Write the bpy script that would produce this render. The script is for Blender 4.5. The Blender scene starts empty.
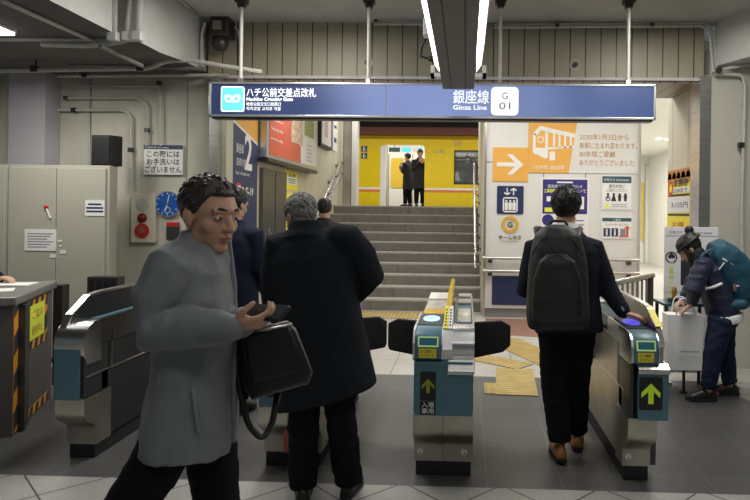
import bpy, bmesh, math, random
from mathutils import Vector, Matrix, Euler, noise

random.seed(7)
S = bpy.context.scene
COL = S.collection
R = math.radians
PI = math.pi

# ------------------------------------------------------------------ camera
FPX = 630.0
H = 1.55
cd = bpy.data.cameras.new('camera')
cam = bpy.data.objects.new('camera', cd); COL.objects.link(cam)
cd.sensor_fit = 'HORIZONTAL'; cd.sensor_width = 36.0
cd.lens = FPX / 750 * 36
cd.shift_x = (375 - 445) / 750
cd.shift_y = (211.7 - 250) / 750
cd.clip_start = 0.05; cd.clip_end = 200
cam.location = (0, 0, H)
CM = Matrix.Rotation(R(1.9), 3, 'Z') @ Matrix.Rotation(R(90), 3, 'X') @ Matrix.Rotation(R(0.73), 3, 'Z')
cam.rotation_euler = CM.to_euler()
S.camera = cam
# ------------------------------------------------------------------ world, light, exposure
S.view_settings.view_transform = 'Standard'
try: S.view_settings.look = 'None'
except Exception: pass
S.view_settings.gamma = 1.0
S.view_settings.use_curve_mapping = False
S.view_settings.exposure = 0.0
W = bpy.data.worlds.new('world'); S.world = W; W.use_nodes = True
W.node_tree.nodes['Background'].inputs[0].default_value = (0.80, 0.90, 1.0, 1)
W.node_tree.nodes['Background'].inputs[1].default_value = 0.10

def area(name, loc, sx, sy, power, rot=(0, 0, 0), col=(1, 0.97, 0.9)):
    l = bpy.data.lights.new(name, 'AREA'); l.shape = 'RECTANGLE'; l.size = sx; l.size_y = sy
    l.energy = power; l.color = col
    o = bpy.data.objects.new(name, l); COL.objects.link(o); o.location = loc; o.rotation_euler = rot
    return o
# area lamps on the station ceiling; hall, entrance and stair ones are added
area('stair_fill', (-1.2, 8.6, 3.32), 2.4, 0.4, 38)  # unseen pair added to light the stairs and sign wall
area('stair_foot_fill', (1.2, 7.9, 3.32), 2.0, 0.4, 37)
area('landing_lamp', (-1.0, 12.6, 3.8), 2.6, 0.4, 45)
area('platform_lamp', (-1.0, 16.4, 4.3), 8.0, 0.5, 140)
area('corridor_lamp', (3.9, 9.6, 3.3), 1.0, 2.5, 130)
area('corridor_end_lamp', (4.2, 16.0, 3.3), 1.0, 4.0, 170)
area('hall_fill', (1.9, 4.5, 3.42), 0.4, 2.2, 62)  # unseen pair added out of frame to brighten the walls
area('hall_fill_left', (-1.5, 4.5, 3.42), 0.4, 2.2, 62)
area('booth_lamp', (-3.9, 5.2, 2.85), 0.5, 0.8, 26)
area('entrance_fill', (0.7, 0.4, 3.3), 3.0, 0.6, 24)  # unseen, added overhead to lift the foreground

# ------------------------------------------------------------------ pixel helpers (750 x 500 frame)
def at(px, py, d):
    """world point where the line through a picture point meets the plane y = d"""
    v = CM @ Vector(((px - 445.0) / FPX, -(py - 211.7) / FPX, -1.0))
    t = d / v.y
    return Vector((v.x * t, d, H + v.z * t))
def ground(px, py, z=0.0):
    v = CM @ Vector(((px - 445.0) / FPX, -(py - 211.7) / FPX, -1.0))
    t = (z - H) / v.z
    return Vector((v.x * t, v.y * t, z))
def onx(px, py, x):
    v = CM @ Vector(((px - 445.0) / FPX, -(py - 211.7) / FPX, -1.0))
    t = x / v.x
    return Vector((x, v.y * t, H + v.z * t))

# ------------------------------------------------------------------ materials
def mat(name, col, rough=0.5, metal=0.0, var=0.0, scale=6.0, bump=0.0, bscale=60.0, emit=0.0, ecol=None, stretch=None, dirt=0.0, spec=None, coat=0.0):
    m = bpy.data.materials.new(name); m.use_nodes = True
    nt = m.node_tree; b = nt.nodes['Principled BSDF']
    c = (*col, 1)
    b.inputs['Base Color'].default_value = c
    b.inputs['Roughness'].default_value = rough
    b.inputs['Metallic'].default_value = metal
    if spec is not None: b.inputs['Specular IOR Level'].default_value = spec
    if coat: b.inputs['Coat Weight'].default_value = coat; b.inputs['Coat Roughness'].default_value = 0.15
    if emit:
        b.inputs['Emission Color'].default_value = (*(ecol or col), 1)
        b.inputs['Emission Strength'].default_value = emit
    tc = nt.nodes.new('ShaderNodeTexCoord')
    mp = nt.nodes.new('ShaderNodeMapping'); nt.links.new(tc.outputs['Object'], mp.inputs[0])
    if stretch: mp.inputs['Scale'].default_value = stretch
    if var or dirt:
        n = nt.nodes.new('ShaderNodeTexNoise'); n.inputs['Scale'].default_value = scale
        n.inputs['Detail'].default_value = 6; n.inputs['Roughness'].default_value = 0.65
        nt.links.new(mp.outputs[0], n.inputs['Vector'])
        rp = nt.nodes.new('ShaderNodeValToRGB')
        k = max(var, dirt)
        rp.color_ramp.elements[0].position = 0.3; rp.color_ramp.elements[1].position = 0.7
        rp.color_ramp.elements[0].color = (*[x * (1 - k) for x in col], 1)
        rp.color_ramp.elements[1].color = (*[min(1, x * (1 + (0.15 if dirt else k))) for x in col], 1)
        nt.links.new(n.outputs['Fac'], rp.inputs[0]); nt.links.new(rp.outputs[0], b.inputs['Base Color'])
    if bump:
        n2 = nt.nodes.new('ShaderNodeTexNoise'); n2.inputs['Scale'].default_value = bscale
        n2.inputs['Detail'].default_value = 4
        nt.links.new(mp.outputs[0], n2.inputs['Vector'])
        bp = nt.nodes.new('ShaderNodeBump'); bp.inputs['Strength'].default_value = bump; bp.inputs['Distance'].default_value = 0.01
        nt.links.new(n2.outputs['Fac'], bp.inputs['Height']); nt.links.new(bp.outputs[0], b.inputs['Normal'])
    return m

def tile_mat(name, col, mortar, w, h, rot=0.0, msize=0.004, off=(0, 0, 0), rough=0.4, var=0.12, vscale=3.0, vertical=None, offset=0.0, bump=0.15, fine=0.0, spec=0.5):
    """tiles laid on world position; vertical 'x' or 'y' lays them on an upright plane"""
    m = bpy.data.materials.new(name); m.use_nodes = True
    nt = m.node_tree; b = nt.nodes['Principled BSDF']; b.inputs['Roughness'].default_value = rough
    b.inputs['Specular IOR Level'].default_value = spec
    g = nt.nodes.new('ShaderNodeNewGeometry')
    src = g.outputs['Position']
    if vertical:
        sp = nt.nodes.new('ShaderNodeSeparateXYZ'); nt.links.new(src, sp.inputs[0])
        cb = nt.nodes.new('ShaderNodeCombineXYZ')
        nt.links.new(sp.outputs['X' if vertical == 'x' else 'Y'], cb.inputs[0]); nt.links.new(sp.outputs['Z'], cb.inputs[1])
        src = cb.outputs[0]
    mp = nt.nodes.new('ShaderNodeMapping'); nt.links.new(src, mp.inputs[0])
    mp.inputs['Location'].default_value = off; mp.inputs['Rotation'].default_value = (0, 0, rot)
    br = nt.nodes.new('ShaderNodeTexBrick'); nt.links.new(mp.outputs[0], br.inputs['Vector'])
    br.offset = offset; br.squash = 1.0
    br.inputs['Scale'].default_value = 1.0
    br.inputs['Brick Width'].default_value = w; br.inputs['Row Height'].default_value = h
    br.inputs['Mortar Size'].default_value = msize; br.inputs['Mortar Smooth'].default_value = 0.1
    br.inputs['Color1'].default_value = (*col, 1); br.inputs['Color2'].default_value = (*[x * (1 - var * 0.6) for x in col], 1)
    br.inputs['Mortar'].default_value = (*mortar, 1)
    n = nt.nodes.new('ShaderNodeTexNoise'); n.inputs['Scale'].default_value = vscale; n.inputs['Detail'].default_value = 8
    nt.links.new(g.outputs['Position'], n.inputs['Vector'])
    rp = nt.nodes.new('ShaderNodeValToRGB'); rp.color_ramp.elements[0].position = 0.3; rp.color_ramp.elements[1].position = 0.7
    rp.color_ramp.elements[0].color = (1 - var, 1 - var, 1 - var, 1); rp.color_ramp.elements[1].color = (1, 1, 1, 1)
    nt.links.new(n.outputs['Fac'], rp.inputs[0])
    mx = nt.nodes.new('ShaderNodeMixRGB'); mx.blend_type = 'MULTIPLY'; mx.inputs[0].default_value = 1
    nt.links.new(br.outputs['Color'], mx.inputs[1]); nt.links.new(rp.outputs[0], mx.inputs[2])
    out = mx.outputs[0]
    if fine:
        n3 = nt.nodes.new('ShaderNodeTexNoise'); n3.inputs['Scale'].default_value = 90; n3.inputs['Detail'].default_value = 3
        nt.links.new(g.outputs['Position'], n3.inputs['Vector'])
        r3 = nt.nodes.new('ShaderNodeValToRGB'); r3.color_ramp.elements[0].position = 0.35; r3.color_ramp.elements[1].position = 0.6
        r3.color_ramp.elements[0].color = (1 - fine, 1 - fine, 1 - fine, 1); r3.color_ramp.elements[1].color = (1, 1, 1, 1)
        nt.links.new(n3.outputs['Fac'], r3.inputs[0])
        m3 = nt.nodes.new('ShaderNodeMixRGB'); m3.blend_type = 'MULTIPLY'; m3.inputs[0].default_value = 1
        nt.links.new(out, m3.inputs[1]); nt.links.new(r3.outputs[0], m3.inputs[2]); out = m3.outputs[0]
    nt.links.new(out, b.inputs['Base Color'])
    if bump:
        bp = nt.nodes.new('ShaderNodeBump'); bp.inputs['Strength'].default_value = bump; bp.inputs['Distance'].default_value = 0.003
        inv = nt.nodes.new('ShaderNodeMath'); inv.operation = 'SUBTRACT'; inv.inputs[0].default_value = 1
        nt.links.new(br.outputs['Fac'], inv.inputs[1]); nt.links.new(inv.outputs[0], bp.inputs['Height'])
        nt.links.new(bp.outputs[0], b.inputs['Normal'])
    return m

M = {}
def defmat(k, *a, **kw): M[k] = mat(k, *a, **kw)
defmat('concrete', (0.42, 0.42, 0.40), 0.9, var=0.12, scale=2.0, bump=0.1)
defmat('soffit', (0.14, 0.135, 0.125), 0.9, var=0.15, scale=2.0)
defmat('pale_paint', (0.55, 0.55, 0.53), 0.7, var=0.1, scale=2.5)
defmat('cream_wall', (0.60, 0.58, 0.49), 0.6, dirt=0.25, scale=1.6, stretch=(1.0, 1.0, 0.35))
defmat('grey_wall', (0.52, 0.51, 0.47), 0.6, dirt=0.2, scale=1.3)
defmat('white_wall', (0.80, 0.79, 0.74), 0.5, var=0.03, scale=1.0)
defmat('beige_panel', (0.60, 0.57, 0.46), 0.45, var=0.06, scale=2.0)
defmat('white_panel', (0.74, 0.74, 0.72), 0.35, var=0.03, scale=2.0)
defmat('steel', (0.62, 0.61, 0.58), 0.32, 1.0, var=0.12, scale=4.0, stretch=(1, 1, 8))
defmat('steel_bright', (0.66, 0.66, 0.65), 0.25, 1.0, var=0.08, scale=5.0)
defmat('steel_warm', (0.50, 0.47, 0.41), 0.38, 1.0, var=0.2, scale=3.0)
defmat('steel_dark', (0.075, 0.072, 0.07), 0.35, 0.7, var=0.2, scale=3.0)
defmat('dark_door', (0.13, 0.13, 0.125), 0.35, 0.6, var=0.1)
defmat('pipe', (0.50, 0.49, 0.45), 0.55, var=0.15, scale=8.0)
defmat('pipe_dark', (0.2, 0.2, 0.19), 0.6)
defmat('black', (0.012, 0.012, 0.013), 0.45)
defmat('black_matt', (0.015, 0.015, 0.017), 0.8)
defmat('rubber', (0.02, 0.02, 0.022), 0.7)
defmat('white', (0.82, 0.82, 0.80), 0.5)
defmat('paper', (0.85, 0.85, 0.83), 0.8)
defmat('navy', (0.022, 0.036, 0.11), 0.4)
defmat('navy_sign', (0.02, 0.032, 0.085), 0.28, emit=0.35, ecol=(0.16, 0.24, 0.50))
defmat('sign_white', (0.85, 0.85, 0.85), 0.4, emit=0.75, ecol=(0.9, 0.95, 1.0))
defmat('sign_cyan', (0.10, 0.55, 0.70), 0.4, emit=0.7, ecol=(0.13, 0.62, 0.80))
defmat('sign_grey', (0.25, 0.26, 0.36), 0.4)
defmat('alu', (0.70, 0.71, 0.72), 0.3, 0.9)
defmat('teal', (0.085, 0.20, 0.26), 0.4, var=0.06)
defmat('teal_dark', (0.03, 0.075, 0.095), 0.3)
defmat('yellow', (0.88, 0.76, 0.05), 0.5)
defmat('yellow_clear', (0.70, 0.48, 0.06), 0.25)
defmat('yellow_green', (0.75, 0.85, 0.06), 0.6)
defmat('orange', (0.80, 0.42, 0.08), 0.5)
defmat('hazard_orange', (0.75, 0.33, 0.03), 0.5)
defmat('brown_ink', (0.50, 0.22, 0.06), 0.6)
defmat('gold', (0.72, 0.42, 0.05), 0.4)
defmat('ink', (0.03, 0.03, 0.035), 0.6)
defmat('ink_grey', (0.25, 0.25, 0.27), 0.6)
defmat('dark_teal_ink', (0.035, 0.10, 0.13), 0.5)
defmat('red', (0.55, 0.03, 0.03), 0.4)
defmat('dark_red', (0.16, 0.012, 0.012), 0.25)
defmat('poster_red', (0.58, 0.11, 0.07), 0.35)
defmat('poster_green', (0.32, 0.34, 0.10), 0.5, var=0.5, scale=30)
defmat('poster_paint', (0.60, 0.45, 0.33), 0.5, var=0.6, scale=14)
defmat('poster_white', (0.80, 0.80, 0.82), 0.3)
defmat('blue_clock', (0.015, 0.10, 0.42), 0.35)
defmat('train_yellow', (0.85, 0.62, 0.012), 0.25, var=0.03)
defmat('train_red', (0.13, 0.022, 0.010), 0.5)
defmat('train_orange', (0.75, 0.22, 0.03), 0.4)
defmat('train_white', (0.85, 0.83, 0.80), 0.4)
defmat('tunnel', (0.01, 0.01, 0.01), 0.9)
defmat('wood', (0.45, 0.24, 0.05), 0.5, var=0.15, scale=20)
defmat('arrow_lit', (0.35, 0.55, 0.02), 0.5, emit=0.22, ecol=(0.45, 0.62, 0.03))
defmat('arrow_dim', (0.18, 0.22, 0.02), 0.5, emit=0.05, ecol=(0.45, 0.5, 0.03))
defmat('ic_glow', (0.35, 0.6, 0.9), 0.3, emit=0.75, ecol=(0.45, 0.72, 1.0))
defmat('ic_blue', (0.1, 0.1, 0.8), 0.3, emit=0.45, ecol=(0.12, 0.10, 1.0))
defmat('screen', (0.03, 0.12, 0.16), 0.15, emit=0.06, ecol=(0.1, 0.5, 0.6))
defmat('lit_frame', (0.5, 0.7, 0.2), 0.3, emit=0.35, ecol=(0.55, 0.75, 0.3))
defmat('tube', (1, 1, 1), 0.4, emit=4.0, ecol=(1.0, 0.98, 0.95))
defmat('lamp_panel', (1, 1, 1), 0.4, emit=2.2, ecol=(1.0, 0.98, 0.94))
defmat('rack_grey', (0.13, 0.13, 0.13), 0.5, var=0.06)
defmat('skin', (0.56, 0.32, 0.22), 0.5, var=0.06, scale=12, spec=0.3)
defmat('skin_pale', (0.60, 0.36, 0.26), 0.5, var=0.05, scale=12, spec=0.3)
defmat('lip', (0.36, 0.14, 0.11), 0.45)
defmat('eye_white', (0.55, 0.52, 0.5), 0.3)
defmat('hair_black', (0.012, 0.010, 0.010), 0.45, bump=0.5, bscale=90, stretch=(1, 1, 0.3))
defmat('hair_dark', (0.035, 0.028, 0.024), 0.5, var=0.4, scale=50, bump=0.5, bscale=90, stretch=(1, 1, 0.3))
defmat('hair_grey', (0.23, 0.225, 0.22), 0.6, var=0.6, scale=45, bump=0.6, bscale=90)
defmat('coat_grey', (0.19, 0.205, 0.22), 0.75, var=0.06, scale=10, bump=0.15, bscale=300)
defmat('coat_charcoal', (0.016, 0.019, 0.024), 0.95, bump=0.2, bscale=400, spec=0.15)
defmat('suit_navy', (0.012, 0.014, 0.022), 0.85, bump=0.1, bscale=400, spec=0.2)
defmat('trouser_black', (0.008, 0.008, 0.010), 0.9, spec=0.15)
defmat('navy_cloth', (0.007, 0.011, 0.026), 0.85, spec=0.2)
defmat('puffer', (0.015, 0.02, 0.05), 0.5)
defmat('denim', (0.014, 0.022, 0.05), 0.85, var=0.2, scale=30, spec=0.2)
defmat('pack_black', (0.016, 0.017, 0.019), 0.55, var=0.15, scale=12, bump=0.2, bscale=200)
defmat('pack_teal', (0.012, 0.075, 0.13), 0.6, var=0.15, scale=9, bump=0.2, bscale=120)
defmat('leather_black', (0.012, 0.012, 0.012), 0.35, bump=0.2, bscale=80)
defmat('leather_brown', (0.30, 0.13, 0.04), 0.35, var=0.2)
defmat('shoe_black', (0.012, 0.012, 0.012), 0.4)
defmat('phone', (0.01, 0.01, 0.012), 0.15)
defmat('glass', (0.02, 0.025, 0.03), 0.08)
defmat('counter_top', (0.20, 0.19, 0.18), 0.35)
defmat('counter_grey', (0.105, 0.10, 0.095), 0.7, var=0.05)
defmat('cabinet', (0.45, 0.44, 0.37), 0.5, var=0.05, scale=1.5)
defmat('pillar_lilac', (0.46, 0.45, 0.49), 0.5, var=0.05)
defmat('baseboard_grey', (0.25, 0.24, 0.24), 0.6)  # plain grey for the stair wall baseboard
defmat('wood_soffit', (0.17, 0.12, 0.08), 0.5, var=0.15)
defmat('alarm_cream', (0.66, 0.62, 0.50), 0.45)
M['glass_clear'] = mat('glass_clear', (0.85, 0.9, 0.88), 0.05, spec=0.5)
_b = M['glass_clear'].node_tree.nodes['Principled BSDF']; _b.inputs['Alpha'].default_value = 0.25
M['acrylic_yellow'] = mat('acrylic_yellow', (0.75, 0.52, 0.08), 0.15)
_b = M['acrylic_yellow'].node_tree.nodes['Principled BSDF']; _b.inputs['Alpha'].default_value = 0.8

# ------------------------------------------------------------------ mesh builder
class MB:
    def __init__(s): s.bm = bmesh.new()
    def box(s, x0, x1, y0, y1, z0, z1):
        v = [s.bm.verts.new(p) for p in ((x0,y0,z0),(x1,y0,z0),(x1,y1,z0),(x0,y1,z0),(x0,y0,z1),(x1,y0,z1),(x1,y1,z1),(x0,y1,z1))]
        for f in ((3,2,1,0),(4,5,6,7),(0,1,5,4),(1,2,6,5),(2,3,7,6),(3,0,4,7)): s.bm.faces.new([v[i] for i in f])
        return s
    def hexa(s, pts):
        """eight corners: bottom four anticlockwise, then top four"""
        v = [s.bm.verts.new(p) for p in pts]
        for f in ((3,2,1,0),(4,5,6,7),(0,1,5,4),(1,2,6,5),(2,3,7,6),(3,0,4,7)): s.bm.faces.new([v[i] for i in f])
        return s
    def prism(s, poly, f0, f1):
        """poly of 2d points; f0/f1 map (a,b) to the near and far 3d point"""
        a = [s.bm.verts.new(f0(*p)) for p in poly]; b = [s.bm.verts.new(f1(*p)) for p in poly]
        n = len(poly)
        try: s.bm.faces.new(a); s.bm.faces.new(b[::-1])
        except ValueError: pass
        for i in range(n): s.bm.faces.new((a[i], b[i], b[(i+1) % n], a[(i+1) % n]))
        return s
    def prism_x(s, poly, x0, x1): return s.prism(poly, lambda y, z: (x0, y, z), lambda y, z: (x1, y, z))
    def prism_y(s, poly, y0, y1): return s.prism(poly, lambda x, z: (x, y0, z), lambda x, z: (x, y1, z))
    def prism_z(s, poly, z0, z1): return s.prism(poly, lambda x, y: (x, y, z0), lambda x, y: (x, y, z1))
    def rings(s, rs, cap=True):
        vs = [[s.bm.verts.new(p) for p in r] for r in rs]
        n = len(rs[0])
        for a, b in zip(vs, vs[1:]):
            for i in range(n): s.bm.faces.new((a[i], a[(i+1) % n], b[(i+1) % n], b[i]))
        if cap: s.bm.faces.new(vs[0][::-1]); s.bm.faces.new(vs[-1])
        return s
    def tube(s, path, rad, n=10, round_cap=False):
        path = [Vector(p) for p in path]
        if not isinstance(rad, (list, tuple)): rad = [rad] * len(path)
        rad = list(rad)
        if round_cap:
            a = (path[0] - path[1]).normalized(); b = (path[-1] - path[-2]).normalized()
            pre = [(path[0] + a * rad[0] * t, rad[0] * math.sqrt(max(0, 1 - t * t))) for t in (0.97, 0.8, 0.45)]
            post = [(path[-1] + b * rad[-1] * t, rad[-1] * math.sqrt(max(0, 1 - t * t))) for t in (0.45, 0.8, 0.97)]
            path = [p for p, _ in pre] + path + [p for p, _ in post]
            rad = [r for _, r in pre] + rad + [r for _, r in post]
        up = None; rs = []
        for i, p in enumerate(path):
            t = (path[min(i+1, len(path)-1)] - path[max(i-1, 0)]).normalized()
            if up is None: up = t.orthogonal().normalized()
            up = (up - t * up.dot(t)).normalized(); q = t.cross(up)
            rs.append([p + (up * math.cos(2*PI*k/n) + q * math.sin(2*PI*k/n)) * rad[i] for k in range(n)])
        return s.rings(rs)
    def cyl(s, p0, p1, r, n=16): return s.tube([p0, p1], r, n)
    def ell(s, c, rad, rot=None, seg=16, rg=10):
        m = Matrix.Translation(c) @ (rot.to_4x4() if rot else Matrix()) @ Matrix.Diagonal((*rad, 1))
        bmesh.ops.create_uvsphere(s.bm, u_segments=seg, v_segments=rg, radius=1, matrix=m)
        return s
    def loft(s, spine, right, dims, n=24, e=2.4):
        """spine points with half width (along right) and half depth, super-ellipse sections"""
        rs = []; spine = [Vector(p) for p in spine]
        for i, p in enumerate(spine):
            t = (spine[min(i+1, len(spine)-1)] - spine[max(i-1, 0)]).normalized()
            rr = Vector(right[i] if isinstance(right, list) else right); rr = (rr - t * rr.dot(t)).normalized(); f = t.cross(rr)
            ring = []
            for k in range(n):
                a = 2 * PI * k / n; c, d = math.cos(a), math.sin(a)
                ring.append(p + rr * dims[i][0] * math.copysign(abs(c) ** (2 / e), c) + f * dims[i][1] * math.copysign(abs(d) ** (2 / e), d))
            rs.append(ring)
        return s.rings(rs)
    def merge(s, me, mw=None):
        s.bm.from_mesh(me); return s

ORG = {}
def finish(o, label=None, cat=None, group=None, kind=None):
    if label: o['label'] = label
    if cat: o['category'] = cat
    if group: o['group'] = group
    if kind: o['kind'] = kind
    return o
def empty(name, loc, label, cat, group=None):
    o = bpy.data.objects.new(name, None); COL.objects.link(o); o.empty_display_size = 0.1
    o.location = loc; ORG[o.name] = Vector(loc)
    return finish(o, label, cat, group)
def build(name, mb, m, parent=None, label=None, cat=None, group=None, kind=None, bevel=0.0, smooth=False, segs=2, org=None, recalc=True):
    bm = mb.bm
    if recalc: bmesh.ops.recalc_face_normals(bm, faces=bm.faces)
    if bevel:
        es = [e for e in bm.edges if len(e.link_faces) == 2 and e.calc_face_angle(0) > R(35)]
        bmesh.ops.bevel(bm, geom=es, offset=bevel, segments=segs, affect='EDGES', profile=0.5, clamp_overlap=True)
    if parent is not None: og = ORG[parent.name]
    elif org is not None: og = Vector(org)
    else:
        xs = [v.co for v in bm.verts]
        og = Vector(((min(p.x for p in xs) + max(p.x for p in xs)) / 2, (min(p.y for p in xs) + max(p.y for p in xs)) / 2, min(p.z for p in xs)))
    for v in bm.verts: v.co -= og
    me = bpy.data.meshes.new(name); bm.to_mesh(me); bm.free()
    for mm in (m if isinstance(m, (list, tuple)) else [m]): me.materials.append(M[mm] if isinstance(mm, str) else mm)
    if smooth:
        me.polygons.foreach_set('use_smooth', [True] * len(me.polygons))
        if smooth == 'auto':
            try: me.set_sharp_from_angle(angle=R(40))
            except Exception: pass
    o = bpy.data.objects.new(name, me); COL.objects.link(o)
    ORG[o.name] = og
    if parent is not None: o.parent = parent; o.location = og - ORG[parent.name]
    else: o.location = og
    return finish(o, label, cat, group, kind)
def remesh(mb, voxel, smooth=4, wrinkle=0.0, wscale=7.0, stretch=(1, 1, 1), seed=0.0):
    """one continuous skin over everything in mb"""
    bmesh.ops.recalc_face_normals(mb.bm, faces=mb.bm.faces)
    me = bpy.data.meshes.new('tmp'); mb.bm.to_mesh(me); mb.bm.free()
    o = bpy.data.objects.new('tmp', me); COL.objects.link(o)
    md = o.modifiers.new('r', 'REMESH'); md.mode = 'VOXEL'; md.voxel_size = voxel
    sm = o.modifiers.new('s', 'SMOOTH'); sm.iterations = smooth; sm.factor = 0.5
    dg = bpy.context.evaluated_depsgraph_get()
    r = bpy.data.meshes.new_from_object(o.evaluated_get(dg))
    bpy.data.objects.remove(o); bpy.data.meshes.remove(me)
    n = MB(); n.bm.from_mesh(r); bpy.data.meshes.remove(r)
    if wrinkle:
        n.bm.normal_update()
        for v in n.bm.verts:
            p = Vector((v.co.x * stretch[0], v.co.y * stretch[1], v.co.z * stretch[2])) * wscale + Vector((seed, seed * 2, 0))
            k = noise.noise(p) + 0.5 * noise.noise(p * 2.3) + 0.9 * (0.5 - abs(noise.noise(p * 1.4 + Vector((9, 4, 2))))) ** 2 * 2
            v.co += v.normal * wrinkle * k
    return n

# ------------------------------------------------------------------ drawing on a flat panel
class Frame:
    """a flat panel: origin at its lower corner, u to the reader's right, w up, n towards the reader"""
    def __init__(s, o, u, w=(0, 0, 1)):
        s.o = Vector(o); s.u = Vector(u).normalized(); s.w = Vector(w).normalized(); s.n = s.u.cross(s.w)
    def p(s, a, b, h=0.0): return s.o + s.u * a + s.w * b + s.n * h
    def poly(s, mb, pts, h0, h1):
        mb.prism(pts, lambda a, b: s.p(a, b, h0), lambda a, b: s.p(a, b, h1)); return mb
    def rect(s, mb, a0, b0, a1, b1, h0, h1): return s.poly(mb, [(a0, b0), (a1, b0), (a1, b1), (a0, b1)], h0, h1)
    def rrect(s, mb, a0, b0, a1, b1, r, h0, h1):
        pts = []
        for cx, cy, st in ((a1 - r, b0 + r, -90), (a1 - r, b1 - r, 0), (a0 + r, b1 - r, 90), (a0 + r, b0 + r, 180)):
            for k in range(7): t = R(st + 15 * k); pts.append((cx + r * math.cos(t), cy + r * math.sin(t)))
        return s.poly(mb, pts, h0, h1)
    def disc(s, mb, a, b, r, h0, h1, n=32): return s.poly(mb, [(a + r * math.cos(2*PI*k/n), b + r * math.sin(2*PI*k/n)) for k in range(n)], h0, h1)
    def oval(s, mb, a, b, ra, rb, h0, h1, n=28): return s.poly(mb, [(a + ra * math.cos(2*PI*k/n), b + rb * math.sin(2*PI*k/n)) for k in range(n)], h0, h1)
    def ring(s, mb, a, b, r, t, h0, h1, n=32):
        rs = []
        for k in range(n):
            c, d = math.cos(2*PI*k/n), math.sin(2*PI*k/n)
            rs.append([s.p(a + c*r, b + d*r, h0), s.p(a + c*r, b + d*r, h1), s.p(a + c*(r-t), b + d*(r-t), h1), s.p(a + c*(r-t), b + d*(r-t), h0)])
        rs.append(rs[0]); return mb.rings(rs, cap=False)
    def text(s, mb, txt, a, b, size, h=0.002, bold=0.0, align='LEFT', width=None):
        """lettering with its baseline start at (a, b); width squeezes it to fit"""
        c = bpy.data.curves.new('lettering', 'FONT'); c.body = txt; c.size = size; c.offset = bold * size
        c.align_x = 'LEFT'; c.resolution_u = 2; c.extrude = 0.0004
        o = bpy.data.objects.new('lettering', c); COL.objects.link(o)
        dg = bpy.context.evaluated_depsgraph_get()
        me = bpy.data.meshes.new_from_object(o.evaluated_get(dg))
        bpy.data.objects.remove(o); bpy.data.curves.remove(c)
        if len(me.vertices):
            x1 = max(v.co.x for v in me.vertices); x0 = min(v.co.x for v in me.vertices)
            k = width / (x1 - x0) if width else 1.0
            sh = {'LEFT': 0, 'CENTER': -(x1 - x0) * k / 2, 'RIGHT': -(x1 - x0) * k}[align]
            for v in me.vertices: v.co = s.p(a + (v.co.x - x0) * k + sh, b + v.co.y, h + v.co.z)
            mb.bm.from_mesh(me)
        bpy.data.meshes.remove(me); return mb
def front(px0, py0, px1, py1, d):
    """frame facing the hall whose corners sit at these picture points in the plane y = d; returns frame, width, height"""
    c = at((px0 + px1) / 2, (py0 + py1) / 2, d)
    w = (px1 - px0) * d / FPX * 1.0; h = (py1 - py0) * d / FPX
    f = Frame((c.x - w / 2, d, c.z - h / 2), (1, 0, 0)); return f, w, h

# glare across the sign's middle, painted into its emission colour
def sign_glare():
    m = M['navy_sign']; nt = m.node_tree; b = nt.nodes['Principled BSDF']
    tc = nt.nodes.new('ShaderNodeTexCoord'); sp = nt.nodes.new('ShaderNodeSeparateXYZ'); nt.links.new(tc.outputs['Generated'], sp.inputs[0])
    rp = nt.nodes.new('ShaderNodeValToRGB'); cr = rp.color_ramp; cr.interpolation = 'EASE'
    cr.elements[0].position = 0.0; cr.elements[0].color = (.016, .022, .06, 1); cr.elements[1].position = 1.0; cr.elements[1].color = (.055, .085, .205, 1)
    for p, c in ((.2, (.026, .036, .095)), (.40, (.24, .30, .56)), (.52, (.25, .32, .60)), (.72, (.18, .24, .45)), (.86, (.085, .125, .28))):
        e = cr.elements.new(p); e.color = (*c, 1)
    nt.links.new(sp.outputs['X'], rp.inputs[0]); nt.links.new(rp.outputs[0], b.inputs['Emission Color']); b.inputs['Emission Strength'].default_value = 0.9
sign_glare()
M['train_glass'] = mat('train_glass', (0.10, 0.11, 0.12), 0.05)
M['train_glass'].node_tree.nodes['Principled BSDF'].inputs['Alpha'].default_value = 0.55
defmat('indigo', (0.035, 0.03, 0.19), 0.4)

# ================================================================== SETTING
def st(name, mb, m, **k): return build(name, mb, m, kind='structure', **k)
M['tile_grey'] = tile_mat('tile_grey', (0.105, 0.105, 0.107), (0.17, 0.168, 0.16), 0.43, 0.43, off=(0.29, 0.10, 0), msize=0.003, rough=0.42, var=0.18, vscale=2.5)
M['tile_white'] = tile_mat('tile_white', (0.50, 0.495, 0.47), (0.06, 0.058, 0.055), 0.393, 0.393, rot=R(45), off=(0.02, 0.06, 0), msize=0.005, rough=0.45, var=0.15, vscale=4, fine=0.25)
M['tile_inner'] = tile_mat('tile_inner', (0.56, 0.545, 0.51), (0.12, 0.115, 0.105), 0.6, 0.6, off=(0.1, 0.05, 0), msize=0.004, rough=0.35, var=0.12, vscale=4)
M['tile_red'] = tile_mat('tile_red', (0.30, 0.155, 0.12), (0.3, 0.2, 0.17), 0.3, 0.3, msize=0.003, rough=0.5, var=0.1)
M['step_stone'] = tile_mat('step_stone', (0.27, 0.26, 0.235), (0.13, 0.125, 0.115), 0.9, 0.165, off=(0.25, 0, 0), msize=0.006, vertical='x', rough=0.6, var=0.22, vscale=9, offset=0.37, fine=0.2)
M['tread_stone'] = mat('tread_stone', (0.52, 0.50, 0.46), 0.6, var=0.15, scale=10)
M['tactile_dots'] = None

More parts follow.
